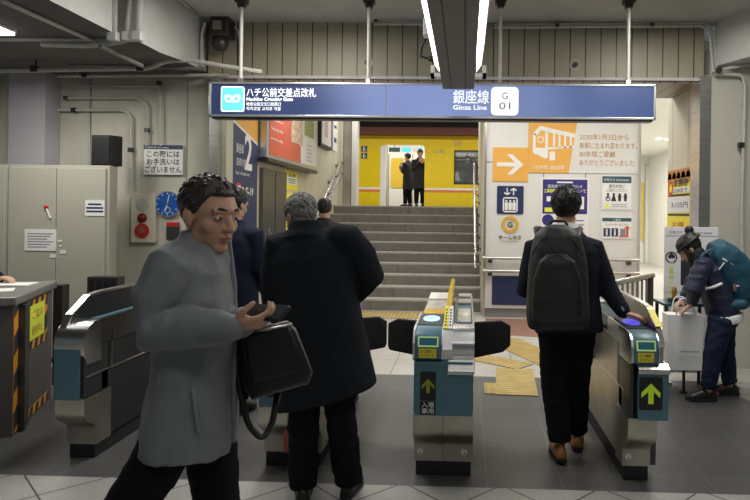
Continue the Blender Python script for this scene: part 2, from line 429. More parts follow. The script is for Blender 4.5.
def tactile(name, dots):
    m = bpy.data.materials.new(name); m.use_nodes = True; nt = m.node_tree; b = nt.nodes['Principled BSDF']
    b.inputs['Roughness'].default_value = 0.5
    tc = nt.nodes.new('ShaderNodeTexCoord'); sp = nt.nodes.new('ShaderNodeSeparateXYZ'); nt.links.new(tc.outputs['Object'], sp.inputs[0])
    def wave(ax, per):
        mu = nt.nodes.new('ShaderNodeMath'); mu.operation = 'MULTIPLY'; mu.inputs[1].default_value = 2 * PI / per
        nt.links.new(sp.outputs[ax], mu.inputs[0])
        si = nt.nodes.new('ShaderNodeMath'); si.operation = 'COSINE'; nt.links.new(mu.outputs[0], si.inputs[0]); return si
    a = wave('X', 0.06)
    if dots:
        c = wave('Y', 0.06); mn = nt.nodes.new('ShaderNodeMath'); mn.operation = 'MINIMUM'
        nt.links.new(a.outputs[0], mn.inputs[0]); nt.links.new(c.outputs[0], mn.inputs[1]); a = mn
    rp = nt.nodes.new('ShaderNodeValToRGB'); rp.color_ramp.elements[0].position = 0.25; rp.color_ramp.elements[1].position = 0.6
    rp.color_ramp.elements[0].color = (0.46, 0.33, 0.09, 1); rp.color_ramp.elements[1].color = (0.66, 0.50, 0.19, 1)
    nt.links.new(a.outputs[0], rp.inputs[0])
    n = nt.nodes.new('ShaderNodeTexNoise'); n.inputs['Scale'].default_value = 7; n.inputs['Detail'].default_value = 5; nt.links.new(tc.outputs['Object'], n.inputs['Vector'])
    r2 = nt.nodes.new('ShaderNodeValToRGB'); r2.color_ramp.elements[0].position = 0.3; r2.color_ramp.elements[0].color = (0.7, 0.7, 0.68, 1); r2.color_ramp.elements[1].position = 0.65
    nt.links.new(n.outputs['Fac'], r2.inputs[0])
    mx = nt.nodes.new('ShaderNodeMixRGB'); mx.blend_type = 'MULTIPLY'; mx.inputs[0].default_value = 1
    nt.links.new(rp.outputs[0], mx.inputs[1]); nt.links.new(r2.outputs[0], mx.inputs[2]); nt.links.new(mx.outputs[0], b.inputs['Base Color'])
    bp = nt.nodes.new('ShaderNodeBump'); bp.inputs['Distance'].default_value = 0.005; bp.inputs['Strength'].default_value = 0.6
    nt.links.new(rp.outputs[0], bp.inputs['Height']); nt.links.new(bp.outputs[0], b.inputs['Normal'])
    M[name] = m
tactile('tactile_dots', True); tactile('tactile_bars', False)

YG = 3.55          # near edge of the grey gate floor
XL, XR = -6.0, 6.0
m = MB(); m.box(XL, XR, -1.5, YG, -0.1, 0); st('floor', m, 'tile_white')
m = MB(); m.prism_z([(XL, YG), (2.9, YG), (2.22, 5.95), (XL, 5.95)], -0.1, 0); st('floor_gate', m, 'tile_grey')
m = MB(); m.prism_z([(2.9, YG), (XR, YG), (XR, 5.95), (2.22, 5.95)], -0.1, 0); st('floor_side', m, 'tile_white')
m = MB(); m.box(XL, XR, 5.95, 9.8, -0.1, 0); st('floor_inner', m, 'tile_inner')
m = MB(); m.box(0.05, XR, 9.8, 21, -0.1, 0); st('floor_corridor', m, 'tile_inner')
# red floor by the stair wall
m = MB(); m.prism_z([(0.3, 8.05), (3.4, 7.2), (3.4, 9.2), (0.3, 9.2)], 0.0, 0.004); st('floor_red', m, 'tile_red')

# tactile paving
def strip(a, b, w, mk, z=0.006):
    a = Vector((a[0], a[1], 0)); b = Vector((b[0], b[1], 0)); d = (b - a); L = d.length
    o = MB(); o.box(-L / 2, L / 2, -w / 2, w / 2, 0, z)
    ob = st('floor_tactile_strip', o, mk, org=(0, 0, 0)); ob.location = ((a + b) / 2) + Vector((0, 0, 0.001)); ob.rotation_euler = (0, 0, math.atan2(d.y, d.x))
    return ob
strip((-2.55, 9.35), (0.0, 9.35), 0.6, 'tactile_bars')
strip((0.18, 5.55), (0.62, 5.55), 0.34, 'tactile_dots')
p0 = ground(505, 395); p1 = ground(514, 362)
strip((0.45, 5.35), (0.5, 6.25), 0.36, 'tactile_bars', 0.007)
q0 = ground(478, 356); q1 = ground(527, 362)
strip((0.12, 6.75), (0.62, 6.35), 0.30, 'tactile_bars', 0.008)
strip((0.45, 7.7), (1.0, 6.4), 0.42, 'tactile_dots', 0.005)
strip((0.86, 5.55), (0.93, 5.55), 0.34, 'tactile_dots', 0.005)

# stairs up to the platform
TR, RI, SD, NS = 0.31, 0.165, 9.8, 10
SX0, SX1 = -2.66, at(484, 200, 9.3).x - 0.02
prof = [(SD, 0)]
for k in range(NS): prof += [(SD + k * TR, (k + 1) * RI), (SD + (k + 1) * TR, (k + 1) * RI)]
ztop = NS * RI
prof[-1] = (SD + NS * TR, ztop); prof.append((SD + NS * TR, 0))
m = MB(); m.prism_x(prof, SX0, SX1); o = st('stairs', m, 'step_stone')
o.data.materials.append(M['tread_stone'])
for p in o.data.polygons:
    if p.normal.z > 0.9: p.material_index = 1
m = MB()
for k in range(NS):       # darker non-slip nosing
    m.box(SX0 + 0.02, SX1 - 0.02, SD + k * TR - 0.003, SD + k * TR + 0.05, (k + 1) * RI - 0.022, (k + 1) * RI + 0.003)
st('trim_nosing', m, mat('nosing', (0.44, 0.43, 0.40), 0.7, var=0.2, scale=20))

# passage side walls
PX = SX0
m = MB(); m.box(PX - 0.3, PX, 6.75, 13.3, 0, 3.6); st('wall_left_passage', m, tile_mat('passage_panel', (0.62, 0.58, 0.46), (0.2, 0.18, 0.15), 1.05, 5.0, off=(0.2, 1.0, 0), vertical='y', msize=0.006, rough=0.35, var=0.05))
WX0, WX1 = at(484, 200, 9.3).x, at(640, 200, 9.3).x
m = MB(); m.box(WX0, WX1, 9.3, 9.5, 0.14, 3.6); st('wall_stair_front', m, 'white_panel')
m = MB(); m.box(WX0 + 0.02, WX1 - 0.02, 9.33, 9.5, 0, 0.14); st('baseboard_stair_front', m, 'baseboard_grey')
m = MB(); m.box(WX0 - 0.02, WX0 + 0.18, 9.5, 13.3, 0, 3.6); st('wall_stair_right', m, 'beige_panel')
m = MB(); m.box(WX1 - 0.15, WX1, 9.5, 20.4, 0, 3.6); st('wall_corridor_left', m, 'white_wall')
m = MB(); m.box(-9, WX1 - .16, SD + NS * TR, 18.35, ztop - 0.2, ztop); st('floor_platform', m, 'tile_inner')
# white face seams and the two grey rails that guard it
m = MB(); m.box(WX0, WX0 + 0.03, 9.27, 9.3, 0, 3.6); st('trim_stair_corner', m, 'steel')
m = MB(); m.box(WX1 - 0.03, WX1, 9.27, 9.3, 0, 3.6); st('trim_panel_edge', m, 'steel')
m = MB()
for px in (543, 585): x = at(px, 220, 9.3).x; m.box(x - 0.006, x + 0.006, 9.294, 9.3, 0.14, at(500, 162, 9.3).z)
z = at(500, 162, 9.3).z; m.box(WX0, WX1, 9.294, 9.3, z - 0.006, z + 0.006); st('trim_panel_seam', m, 'ink_grey')
# landing piers and the platform behind
for i, (px0, px1, d, mk) in enumerate(((333, 336.5, 12.95, 'ink'), (337, 342, 13.0, 'beige_panel'), (343, 350, 13.05, 'steel_warm'), (351, 356.5, 13.1, 'white_panel'))):
    m = MB(); a = at(px0, 200, d).x; b = at(px1, 200, d).x; m.box(a, b, d, d + 0.25, ztop, 4.6); st('trim_landing_pier', m, mk)
m = MB(); m.box(-7, -2.96, 13.3, 13.45, ztop, 4.6); st('wall_landing', m, 'beige_panel')
m = MB(); m.box(WX0 + 0.18, WX1 - .16, 13.35, 13.5, ztop, 4.6); st('wall_landing_right', m, 'beige_panel')
# tunnel
m = MB(); m.box(-9, 9, 21.6, 21.8, -0.5, 6); st('wall_tunnel', m, 'tunnel')
m = MB(); m.box(-9, 9, 12.9, 21.6, 4.75, 4.9); st('ceiling_platform', m, 'tunnel')
m = MB(); m.box(-9, 9, 18.2, 18.8, 4.0, 4.75); st('beam_tunnel', m, 'tunnel')
m = MB(); m.box(-9, 9, 18.25, 18.75, 3.78, 4.0); st('trim_tunnel_band', m, 'train_red')

# ceiling and the upper wall above the opening
YW = 6.5
ZC = 3.50
zo = at(460, 80, YW).z
m = MB(); m.box(XL, XR, -1.5, YW + 0.1, ZC, ZC + 0.1); st('ceiling', m, 'concrete')
xa, xb = at(208, 60, YW).x, at(704, 60, YW).x
m = MB(); m.box(xa, xb, YW, YW + 0.12, zo, ZC)
st('wall_upper', m, tile_mat('tan_board', (0.35, 0.315, 0.225), (0.035, 0.03, 0.025), (at(340, 50, YW).x - at(325, 50, YW).x), 5.0, off=(0.05, 1.2, 0), vertical='x', msize=0.006, rough=0.45, var=0.1, vscale=2))
m = MB(); m.box(xa, xb, YW - 0.03, YW, zo - 0.0, zo + 0.03); st('trim_upper_rail', m, 'pipe')
zs = zo
m = MB(); m.box(xa, xb + 0.5, YW, 7.35, zs - 0.02, zs); st('ceiling_soffit_strip', m, tile_mat('soffit_slat', (0.27, 0.21, 0.16), (0.03, 0.025, 0.02), 0.155, 5.0, off=(0.05, 0, 0), msize=0.008, rough=0.4, var=0.1))
m = MB(); m.box(PX - 0.4, WX0 + .2, 7.35, 11.8, 3.4, 3.55); m.box(WX0 + .2, 3.2, 7.35, 13.4, 3.4, 3.55); m.box(3.2, XR, 7.35, 20.6, 3.4, 3.55); m.box(WX1 - .1, 3.2, 13.4, 20.6, 3.4, 3.55); st('ceiling_passage', m, 'white_wall')
m = MB(); m.box(PX - 0.4, XR, 7.33, 7.37, zs, 3.55); st('trim_soffit_face', m, 'white_wall')
m = MB(); m.box(PX - 0.3, WX0 + 0.2, 11.8, 13.5, 3.9, 4.75); m.box(PX - .3, WX0 + .2, 11.8, 11.9, 3.55, 3.9); st('beam_landing', m, 'tunnel')
# small joint box holes in the upper wall (round sprinkler plates)
# stainless jambs
m = MB(); a = at(209, 150, YW - 0.05).x; b = at(218, 150, YW - 0.05).x; m.box(a, b, YW - 0.05, YW + 0.2, 0, zo + 0.0); st('trim_jamb_left', m, 'steel')
m = MB(); m.box(b, at(224.5, 150, YW).x, YW + 0.05, YW + 0.24, 0, zo); st('trim_jamb_return', m, 'beige_panel')
m = MB(); a = at(699.5, 150, YW - 0.05).x; b = at(710.5, 150, YW - 0.05).x; m.box(a, b, YW - 0.05, YW + 0.2, 0, at(705, 75, YW - 0.05).z); st('trim_jamb_right', m, 'steel')
JX = b
# return wall behind the right jamb, corridor beyond
RX = at(699.5, 150, YW).x
rd = RX / (at(668, 150, 10).x / 10)
m = MB(); m.box(RX + 0.0, RX + 0.14, YW + 0.2, rd, 0, zs - 0.02); st('wall_return', m, tile_mat('return_panel', (0.58, 0.55, 0.45), (0.15, 0.14, 0.12), 0.52, 6.0, off=(0.45, 1, 0), vertical='y', msize=0.006, rough=0.4, var=0.06))
m = MB(); m.box(2.2, XR, 20.4, 20.6, 0, 3.5); st('wall_corridor_back', m, 'white_wall')
m = MB(); m.box(5.85, 6.0, 7.4, 20.4, 0, 3.5); st('wall_corridor_right', m, 'white_wall')
dd = 20.37
f, w, h = front(644.5, 165, 690, 290, dd)
m = MB(); f.rect(m, 0, -0.5, 0.02, h, 0, 0.03); f.rect(m, 0.02, h - 0.02, w, h, 0, 0.03); st('door_1', m, 'cabinet')
f, w, h = front(641.2, 183, 643.6, 240, 20.3)
m = MB(); f.rect(m, 0, 0, w, h, 0, 0.03); st('trim_yellow_edge', m, 'yellow_clear')
# right wall of the hall
m = MB(); m.box(JX, XR, YW - 0.02, YW + 0.2, 0, at(730, 68, YW).z + 0.2); st('wall_right', m, tile_mat('right_panel', (0.56, 0.54, 0.48), (0.2, 0.19, 0.17), 0.9, 6.0, off=(0.62, 1, 0), vertical='x', msize=0.004, rough=0.45, var=0.12, vscale=1.5))
# deep pale beam over the right wall
za = at(712, 62, 6.3).z
m = MB(); xr = at(716, 40, 6.45).x
m.hexa([(xr, 6.48, za), (xr + 0.9, 4.4, za), (XR, 4.4, za), (XR, 6.48, za), (xr, 6.48, ZC), (xr + 0.9, 4.4, ZC), (XR, 4.4, ZC), (XR, 6.48, ZC)]); st('beam_right', m, 'pale_paint')
# left: low soffit blocks and the wall under them
LX1 = onx(112, 32, -2.8); zA = at(112, 32, 5.0).z; XA = at(112, 32, 5.0).x
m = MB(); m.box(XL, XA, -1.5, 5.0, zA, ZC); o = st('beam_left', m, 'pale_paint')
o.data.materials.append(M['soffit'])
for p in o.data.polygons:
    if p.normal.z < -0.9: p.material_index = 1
zB = at(143, 42, 5.2).z; XB = at(140, 30, 5.2).x
m = MB()
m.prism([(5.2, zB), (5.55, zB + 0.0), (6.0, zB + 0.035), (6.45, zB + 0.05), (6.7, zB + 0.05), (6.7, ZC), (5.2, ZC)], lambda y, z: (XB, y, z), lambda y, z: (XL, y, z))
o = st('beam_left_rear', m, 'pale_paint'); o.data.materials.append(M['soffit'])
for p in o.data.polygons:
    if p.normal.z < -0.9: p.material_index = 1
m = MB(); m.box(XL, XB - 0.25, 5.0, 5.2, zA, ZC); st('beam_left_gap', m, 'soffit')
LW = 6.7
m = MB(); m.box(XL, at(209, 150, LW).x, LW, LW + 0.15, 0, zB + 0.06)
st('wall_left', m, [M['cream_wall']])
m = MB()
for px in (90.5, 187): x = at(px, 150, LW).x; m.box(x - 0.006, x + 0.006, LW - 0.004, LW, 0, zB)
st('trim_wall_seam', m, 'ink_grey')
# lilac-grey pillar
a, b = at(8.5, 120, 6.45).x, at(45, 120, 6.45).x
m = MB(); m.box(a, b, 6.45, 6.69, 0, zA); st('pillar_left', m, 'pillar_lilac')
m = MB(); m.box(XL, a - 0.3, 6.6, 6.69, 0, zA); st('wall_left_far', m, 'cream_wall')
m = MB(); m.box(XL - 0.1, XL, -1.5, LW, 0, ZC); st('wall_side_left', m, 'grey_wall')
m = MB(); m.box(XR, XR + 0.1, -1.5, 14.2, 0, 3.6); st('wall_side_right', m, 'grey_wall')

# ================================================================== SIGN AND LIGHTS
def tparent(name, c, label, cat, group=None): return empty(name, c, label, cat, group)
SG = 5.75
tl, br_ = at(213.5, 83, SG), at(652.5, 121, SG)
zt = (at(213, 84, SG).z + at(652, 86.5, SG).z) / 2; zb = (at(213, 118, SG).z + at(652, 121.5, SG).z) / 2
xs0, xs1 = tl.x, br_.x
sign = empty('station_sign', ((xs0 + xs1) / 2, SG, zb), 'long navy lit overhead sign reading Ginza Line above the ticket gates', 'sign')
f = Frame((xs0, SG - 0.09, zb), (1, 0, 0)); sw, sh = xs1 - xs0, zt - zb
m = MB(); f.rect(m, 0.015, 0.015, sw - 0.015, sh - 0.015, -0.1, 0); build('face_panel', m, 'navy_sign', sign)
m = MB()
for r in ((0, 0, sw, 0.02), (0, sh - 0.018, sw, sh), (0, 0, 0.02, sh), (sw - 0.02, 0, sw, sh)): f.rect(m, *r, -0.16, 0.012)
build('frame', m, 'alu', sign, bevel=0.003)
m = MB(); f.rect(m, 0.02, -0.014, sw - 0.02, 0.0, -0.13, -0.02); build('bottom_tray', m, 'steel_dark', sign)
m = MB(); xq = at(387, 100, SG).x - xs0; f.rect(m, xq - 0.004, 0.02, xq + 0.004, sh - 0.02, 0, 0.002); build('panel_joint', m, 'ink_grey', sign)
def su(px): return at(px, 100, SG - 0.09).x - xs0
# emblem tile at the left end
e0, e1 = su(221), su(244.5)
m = MB(); f.rrect(m, e0, 0.045, e1, sh - 0.04, 0.02, 0, 0.004); em = build('emblem_border', m, 'sign_white', sign)
m = MB(); f.rrect(m, e0 + 0.012, 0.057, e1 - 0.012, sh - 0.052, 0.014, 0.004, 0.006); build('emblem_tile', m, 'sign_cyan', em)
m = MB(); ec = (e0 + e1) / 2; eh = sh / 2
for s in (-1, 1):
    f.ring(m, ec + s * 0.036, eh + 0.006, 0.036, 0.016, 0.006, 0.008, 24)
    f.oval(m, ec + s * 0.055, eh + 0.026, 0.018, 0.014, 0.006, 0.008)
f.oval(m, ec, eh - 0.02, 0.018, 0.012, 0.006, 0.008); build('emblem_mark', m, 'sign_white', em)
m = MB()
f.text(m, 'ハチ公前交差点改札', su(246.5), sh - 0.125, 0.088, bold=0.008, width=su(316) - su(246.5))
f.text(m, 'Hachiko Crossing Gate', su(246.5), sh - 0.168, 0.044, bold=0.03, width=su(293) - su(246.5))
f.text(m, '哈奇公前交叉口检票口', su(246.5), sh - 0.212, 0.036, bold=0.008, width=su(281) - su(246.5))
f.text(m, '하치코앞 교차로 개찰', su(246.5), sh - 0.254, 0.036, bold=0.008, width=su(281) - su(246.5))
build('lettering', m, 'sign_white', sign)
m = MB()
f.text(m, '銀座線', su(453), sh - 0.17, 0.13, bold=0.01, width=su(489) - su(453))
f.text(m, 'Ginza Line', su(453), sh - 0.235, 0.058, bold=0.025, width=su(487) - su(453))
build('lettering', m, 'sign_white', sign)
g0, g1 = su(491), su(518.5)
m = MB(); f.rrect(m, g0, 0.03, g1, sh - 0.03, 0.04, 0, 0.006); gt = build('station_number_tile', m, 'sign_white', sign)
m = MB(); gc = (g0 + g1) / 2
f.text(m, 'G', gc, sh * 0.56, 0.085, h=0.0075, align='CENTER'); f.text(m, '01', gc, sh * 0.27, 0.09, h=0.0075, align='CENTER', width=0.1)
build('lettering', m, 'sign_grey', gt)
for px in (241, 368.5, 500, 628):
    x = at(px, 60, SG).x
    m = MB(); m.cyl((x, SG, zt - 0.01), (x, SG, ZC - 0.04), 0.016, 12); rod = build('hanger_rod', m, 'pipe', sign, smooth='auto')
    m = MB(); m.box(x - 0.05, x + 0.05, SG - 0.05, SG + 0.05, ZC - 0.05, ZC - 0.002); m.box(x - 0.03, x + 0.03, SG - 0.03, SG + 0.03, ZC - 0.09, ZC - 0.05); build('ceiling_plate', m, 'steel_dark', rod)
    m = MB(); m.box(x - 0.02, x + 0.02, SG - 0.03, SG + 0.03, zt, zt + 0.05); build('clamp', m, 'steel', rod)

# the light rack overhead
rd0, rd1 = 0.9, 5.05
ra, rb_ = at(443, 89, rd1), at(474, 89, rd1)
rz = ra.z; rc = (ra.x + rb_.x) / 2; rw = (rb_.x - ra.x) / 2
rack = empty('light_rack', (rc, (rd0 + rd1) / 2, rz), 'long dark lighting trough overhead with a bright strip along both sides', 'ceiling light')
m = MB(); m.prism_y([(rc - rw, rz), (rc + rw, rz), (rc + rw, rz + 0.012), (rc + rw + 0.01, rz + 0.2), (rc - rw - 0.01, rz + 0.2), (rc - rw, rz + 0.012)], rd0, rd1); build('trough', m, 'rack_grey', rack)
m = MB()
for s in (-0.45, 0.45): m.box(rc + s * rw - 0.004, rc + s * rw + 0.004, rd0, rd1 - 0.002, rz - 0.002, rz + 0.003)
build('seam', m, 'ink', rack)
for s in (-1, 1):
    a0 = rc + s * (rw + 0.012)
    m = MB(); m.prism_y([(a0, rz + 0.05), (a0 + s * 0.035, rz + 0.10), (a0 + s * 0.045, rz + 0.20), (a0, rz + 0.20)], rd0 + 0.02, rd1 - 0.4); build('side_diffuser', m, 'tube', rack)
    m = MB(); m.box(min(a0, a0 + s * 0.05), max(a0, a0 + s * 0.05), rd0, rd1 - 0.02, rz + 0.2, rz + 0.22); build('side_tray', m, 'white', rack)
m = MB()
for y in (2.0, 3.6, 4.9):
    for s in (-1, 1): m.cyl((rc + s * 0.1, y, rz + 0.2), (rc + s * 0.1, y, ZC - 0.005), 0.008, 8)
build('hanger_rod', m, 'steel', rack)
# wide bracket behind the end of the rack
m = MB(); p = at(431, 70, 5.25); q = at(486, 78, 5.25); m.box(p.x, q.x, 5.2, 5.3, q.z, q.z + 0.03); m.box(p.x, p.x + 0.03, 5.2, 5.3, q.z, p.z + 0.03); m.box(q.x - 0.03, q.x, 5.2, 5.3, q.z, p.z + 0.03)
m.cyl((rc, 5.25, q.z), (rc, 5.25, ZC - 0.01), 0.012, 8)
build('end_bracket', m, 'white', rack)
# camera hung by the rack
p = at(427, 28, 5.5)
cc = empty('security_camera', (p.x, 5.5, p.z - 0.1), 'small white camera with drooping cable hung beside the overhead light trough', 'camera')
m = MB(); m.box(p.x - 0.03, p.x + 0.035, 5.42, 5.55, p.z - 0.08, p.z + 0.07); build('housing', m, 'white', cc, bevel=0.008)
m = MB(); m.cyl((p.x, 5.5, p.z + 0.07), (p.x, 5.5, ZC - 0.002), 0.012, 8); build('bracket', m, 'steel', cc)
m = MB(); m.tube([(p.x, 5.56, p.z - 0.05), (p.x - 0.05, 5.6, p.z - 0.14), (p.x - 0.06, 5.62, p.z - 0.22), (p.x + 0.02, 5.62, p.z - 0.24)], 0.01, 8)
m.ell((p.x + 0.03, 5.62, p.z - 0.24), (0.03, 0.025, 0.025)); build('cable', m, 'black', cc, smooth=True)
# strip light on the left soffit
z = zA
a = onx(17, 33, -10); 
def onz(px, py, z):
    return ground(px, py, z)
k = onz(17, 33, zA - 0.02)
lt = empty('ceiling_light', (k.x - 0.25, k.y - 0.7, zA - 0.06), 'bright white strip light on the low ceiling above the booth', 'ceiling light')
m = MB(); m.box(k.x - 0.5, k.x, k.y - 1.4, k.y, zA - 0.02, zA - 0.001); build('frame', m, 'white', lt)
m = MB(); m.box(k.x - 0.49, k.x - 0.01, k.y - 1.39, k.y - 0.01, zA - 0.045, zA - 0.02); build('diffuser', m, 'lamp_panel', lt)
# two corridor downlights and passage strip lights
for i, (px, py, lb) in enumerate(((668, 141, 'small bright downlight in the white corridor ceiling, the farther of the two'), (659, 137, 'small bright downlight in the white corridor ceiling, the nearer of the two'))):
    g = onz(px, py + (2 if i else -1), 3.385)
    m = MB(); m.cyl((g.x, g.y, 3.38), (g.x, g.y, 3.402), 0.07, 20); build('downlight', m, 'lamp_panel', label=lb, cat='ceiling light', group='corridor downlights')

# ================================================================== LEFT WALL: CABINETS, SIGNS, PIPES
CF = 6.1
zc = at(60, 165, CF).z
xc0, xc1, xs_ = at(8, 250, CF).x, at(107, 250, CF).x, at(57, 250, CF).x
cab = empty('steel_cabinet', ((xc0 + xc1) / 2, CF + 0.25, 0), 'tall beige two-door steel cabinet below a black loudspeaker', 'cabinet')
m = MB(); m.box(xc0, xc1 + 0.02, CF, CF + 0.14, 0.05, zc); build('body', m, 'cabinet', cab, bevel=0.006)
m = MB(); m.box(xc0 + 0.02, xc1, CF + 0.02, CF + 0.13, 0, 0.05); build('plinth', m, 'ink', cab)
for i, (a, b) in enumerate(((xc0 + 0.012, xs_ - 0.003), (xs_ + 0.003, xc1 - 0.012))):
    m = MB(); m.box(a, b, CF - 0.022, CF, 0.08, zc - 0.03); d = build('door', m, 'cabinet', cab, bevel=0.004)
p = at(49, 213, CF - 0.022)
m = MB(); m.tube([(p.x - 0.02, p.y - 0.012, p.z + 0.05), (p.x + 0.02, p.y - 0.012, p.z - 0.05)], 0.008, 8); build('latch_tape', m, 'white', cab)
m = MB(); m.ell((p.x - 0.022, p.y - 0.012, p.z + 0.06), (0.022, 0.012, 0.02)); build('latch_knob', m, 'red', cab)
for px, py, s in ((60, 241, .02), (60.5, 246, .014), (53, 256, .03), (63, 252, .03)):
    p = at(px, py, CF - 0.024); m = MB(); m.box(p.x - s, p.x + s, p.y - 0.003, p.y, p.z - s * .6, p.z + s * .6); build('tape_scrap', m, 'white', cab)
a0 = at(-18, 250, CF).x; a1 = at(6.8, 250, CF).x
c2 = empty('steel_cabinet', ((a0 + a1) / 2, CF + 0.25, 0), 'narrow beige steel cabinet cut by the picture edge beside the two-door one', 'cabinet')
m = MB(); m.box(a0, a1, CF, CF + 0.14, 0, zc); build('body', m, 'cabinet', c2, bevel=0.006)
m = MB(); m.box(a0 + 0.01, a1 - 0.012, CF - 0.02, CF, 0.08, zc - 0.03); build('door', m, 'cabinet', c2, bevel=0.004)
def notice(name, px0, py0, px1, py1, d, label, cat, mk='paper', th=0.004):
    f, w, h = front(px0, py0, px1, py1, d); r = empty(name, f.p(w / 2, 0, 0), label, cat)
    m = MB(); f.rect(m, 0, 0, w, h, 0, th); build('sheet', m, mk, r); return f, w, h, r
f, w, h, r = notice('notice_sheet', 24, 229, 57, 251, CF - 0.025, 'larger white printed sheet taped across the cabinet door', 'notice')
m = MB()
for i in range(6): f.rect(m, 0.03, h - 0.05 - i * 0.026, w - 0.03 - 0.03 * (i % 3), h - 0.04 - i * 0.026, 0.004, 0.005)
build('print', m, 'ink_grey', r)
f, w, h, r = notice('notice_sheet', 85, 200, 105, 216, CF - 0.025, 'smaller white printed sheet high on the cabinet door', 'notice')
m = MB(); 
for i, a in enumerate((0.03, 0.012, 0.012)): f.rect(m, a, h - 0.05 - i * 0.035, w - a, h - 0.032 - i * 0.035, 0.004, 0.005)
build('print', m, 'navy', r)
# louvred vent and the black post
p0, p1 = at(92, 276, 5.9), at(122, 296, 5.9)
v = empty('vent_box', ((p0.x + p1.x) / 2, 5.85, 0), 'small dark louvred box standing before the beige cabinet', 'vent')
m = MB(); m.box(p0.x, p1.x, 5.82, 5.95, 0, p0.z); build('body', m, 'steel_dark', v, bevel=0.005)
m = MB()
for i in range(4): x = p0.x + 0.03 + i * 0.07; m.box(x, x + 0.03, 5.81, 5.82, p0.z - 0.17, p0.z - 0.03)
build('louvre', m, 'black', v)
# loudspeaker on the cabinet
p0, p1 = at(92, 135, 6.13), at(111, 164, 6.13)
sp = empty('loudspeaker', ((p0.x + p1.x) / 2 + 0.03, 6.15, zc), 'black loudspeaker standing on top of the beige steel cabinet', 'loudspeaker')
m = MB(); m.prism_z([(p0.x, 6.12), (p1.x, 6.12), (p1.x + 0.05, 6.25), (p0.x + 0.02, 6.25)], zc, p0.z); build('enclosure', m, 'black_matt', sp, bevel=0.006)
m = MB(); m.box(p0.x + 0.008, p1.x - 0.008, 6.108, 6.12, zc + 0.012, p0.z - 0.012); build('grille', m, 'black', sp, bevel=0.004)
# sign about the missing lavatory
f, w, h, r = notice('wall_sign', 144, 145, 184, 175, LW - 0.02, 'white wall sign about lavatories above the blue clock', 'sign', 'white', 0.018)
m = MB(); f.rect(m, 0, h - 0.045, w, h, 0.018, 0.02); build('header_band', m, 'navy', r)
m = MB(); f.text(m, 'お知らせ', 0.015, h - 0.036, 0.032, h=0.021); f.text(m, 'Information', 0.15, h - 0.035, 0.026, h=0.021); build('header_lettering', m, 'white', r)
m = MB()
for i, (t, k) in enumerate((('この階には', 0.84), ('お手洗いは', 0.84), ('ございません', 0.94))): f.text(m, t, w / 2, h - 0.125 - i * 0.083, 0.075, h=0.02, align='CENTER', bold=0.012, width=w * k)
build('lettering', m, 'ink', r)
# blue clock
c = at(168, 204, LW - 0.03)
ck = empty('wall_clock', (c.x, LW, c.z - 0.14), 'round blue clock on the cream wall beside the alarm box', 'clock')
f = Frame((c.x, LW - 0.001, c.z), (1, 0, 0))
m = MB(); f.disc(m, 0, 0, 0.142, 0, 0.04); build('case', m, 'alu', ck)
m = MB(); f.disc(m, 0, 0, 0.131, 0.04, 0.043); build('dial', m, 'blue_clock', ck)
m = MB()
for k in range(12):
    a = k * PI / 6; mk = [(math.sin(a) * r_ + math.cos(a) * t, math.cos(a) * r_ - math.sin(a) * t) for r_, t in ((0.103, -.005), (0.103, .005), (0.121, .005), (0.121, -.005))]; f.poly(m, mk, 0.043, 0.045)
f.ring(m, 0.0, -0.065, 0.034, 0.005, 0.043, 0.045, 20); build('hour_mark', m, 'white', ck)
for nm, a, L, wd in (('hour_hand', R(195), 0.075, 0.008), ('minute_hand', R(12), 0.105, 0.006)):
    m = MB(); s_, c_ = math.sin(a), math.cos(a); f.poly(m, [(-c_ * wd - s_ * .015, s_ * wd - c_ * .015), (c_ * wd - s_ * .015, -s_ * wd - c_ * .015), (c_ * wd * .5 + s_ * L, -s_ * wd * .5 + c_ * L), (-c_ * wd * .5 + s_ * L, s_ * wd * .5 + c_ * L)], 0.046, 0.049); build(nm, m, 'white', ck)
# fire alarm panel
f, w, h = front(130.5, 193, 155.5, 243, LW - 0.06)
al = empty('fire_alarm', f.p(w / 2, 0, 0), 'cream fire alarm box with two red discs on the wall', 'alarm')
f2 = Frame(f.o + Vector((0, 0.055, 0)), (1, 0, 0))
m = MB(); f2.rrect(m, 0, 0, w, h, 0.015, 0, 0.055); build('case', m, 'alarm_cream', al, bevel=0.005)
m = MB(); f.disc(m, w * .47, h * .76, 0.072, 0, 0.004); f.disc(m, w * .47, h * .76, 0.05, 0.004, 0.008); build('bell_grille', m, 'pipe', al)
m = MB(); c = f.p(w * .47, h * .5, 0.0); m.ell(c, (0.052, 0.045, 0.052)); build('indicator_lamp', m, 'dark_red', al, smooth=True)
m = MB(); f.disc(m, w * .47, h * .24, 0.078, 0, 0.012); bt = build('push_button', m, 'red', al)
m = MB(); f.disc(m, w * .47, h * .24, 0.03, 0.012, 0.016); f.rect(m, w*.47-.03, h*.24+.035, w*.47+.03, h*.24+.05, 0.012, 0.014); build('press_plate', m, 'lip', bt)
# little red cased device lower on the wall
f, w, h = front(166, 222, 178, 240, LW - 0.04); rb = empty('wall_device', f.p(w/2, 0, 0), 'small red and dark device below the blue clock', 'device')
m = MB(); f.rect(m, 0, 0, w, h * .75, -0.04, 0); build('case', m, 'ink', rb, bevel=0.004)
m = MB(); f.rect(m, 0, h * .75, w, h, -0.04, 0.003); build('cap', m, 'red', rb, bevel=0.004)

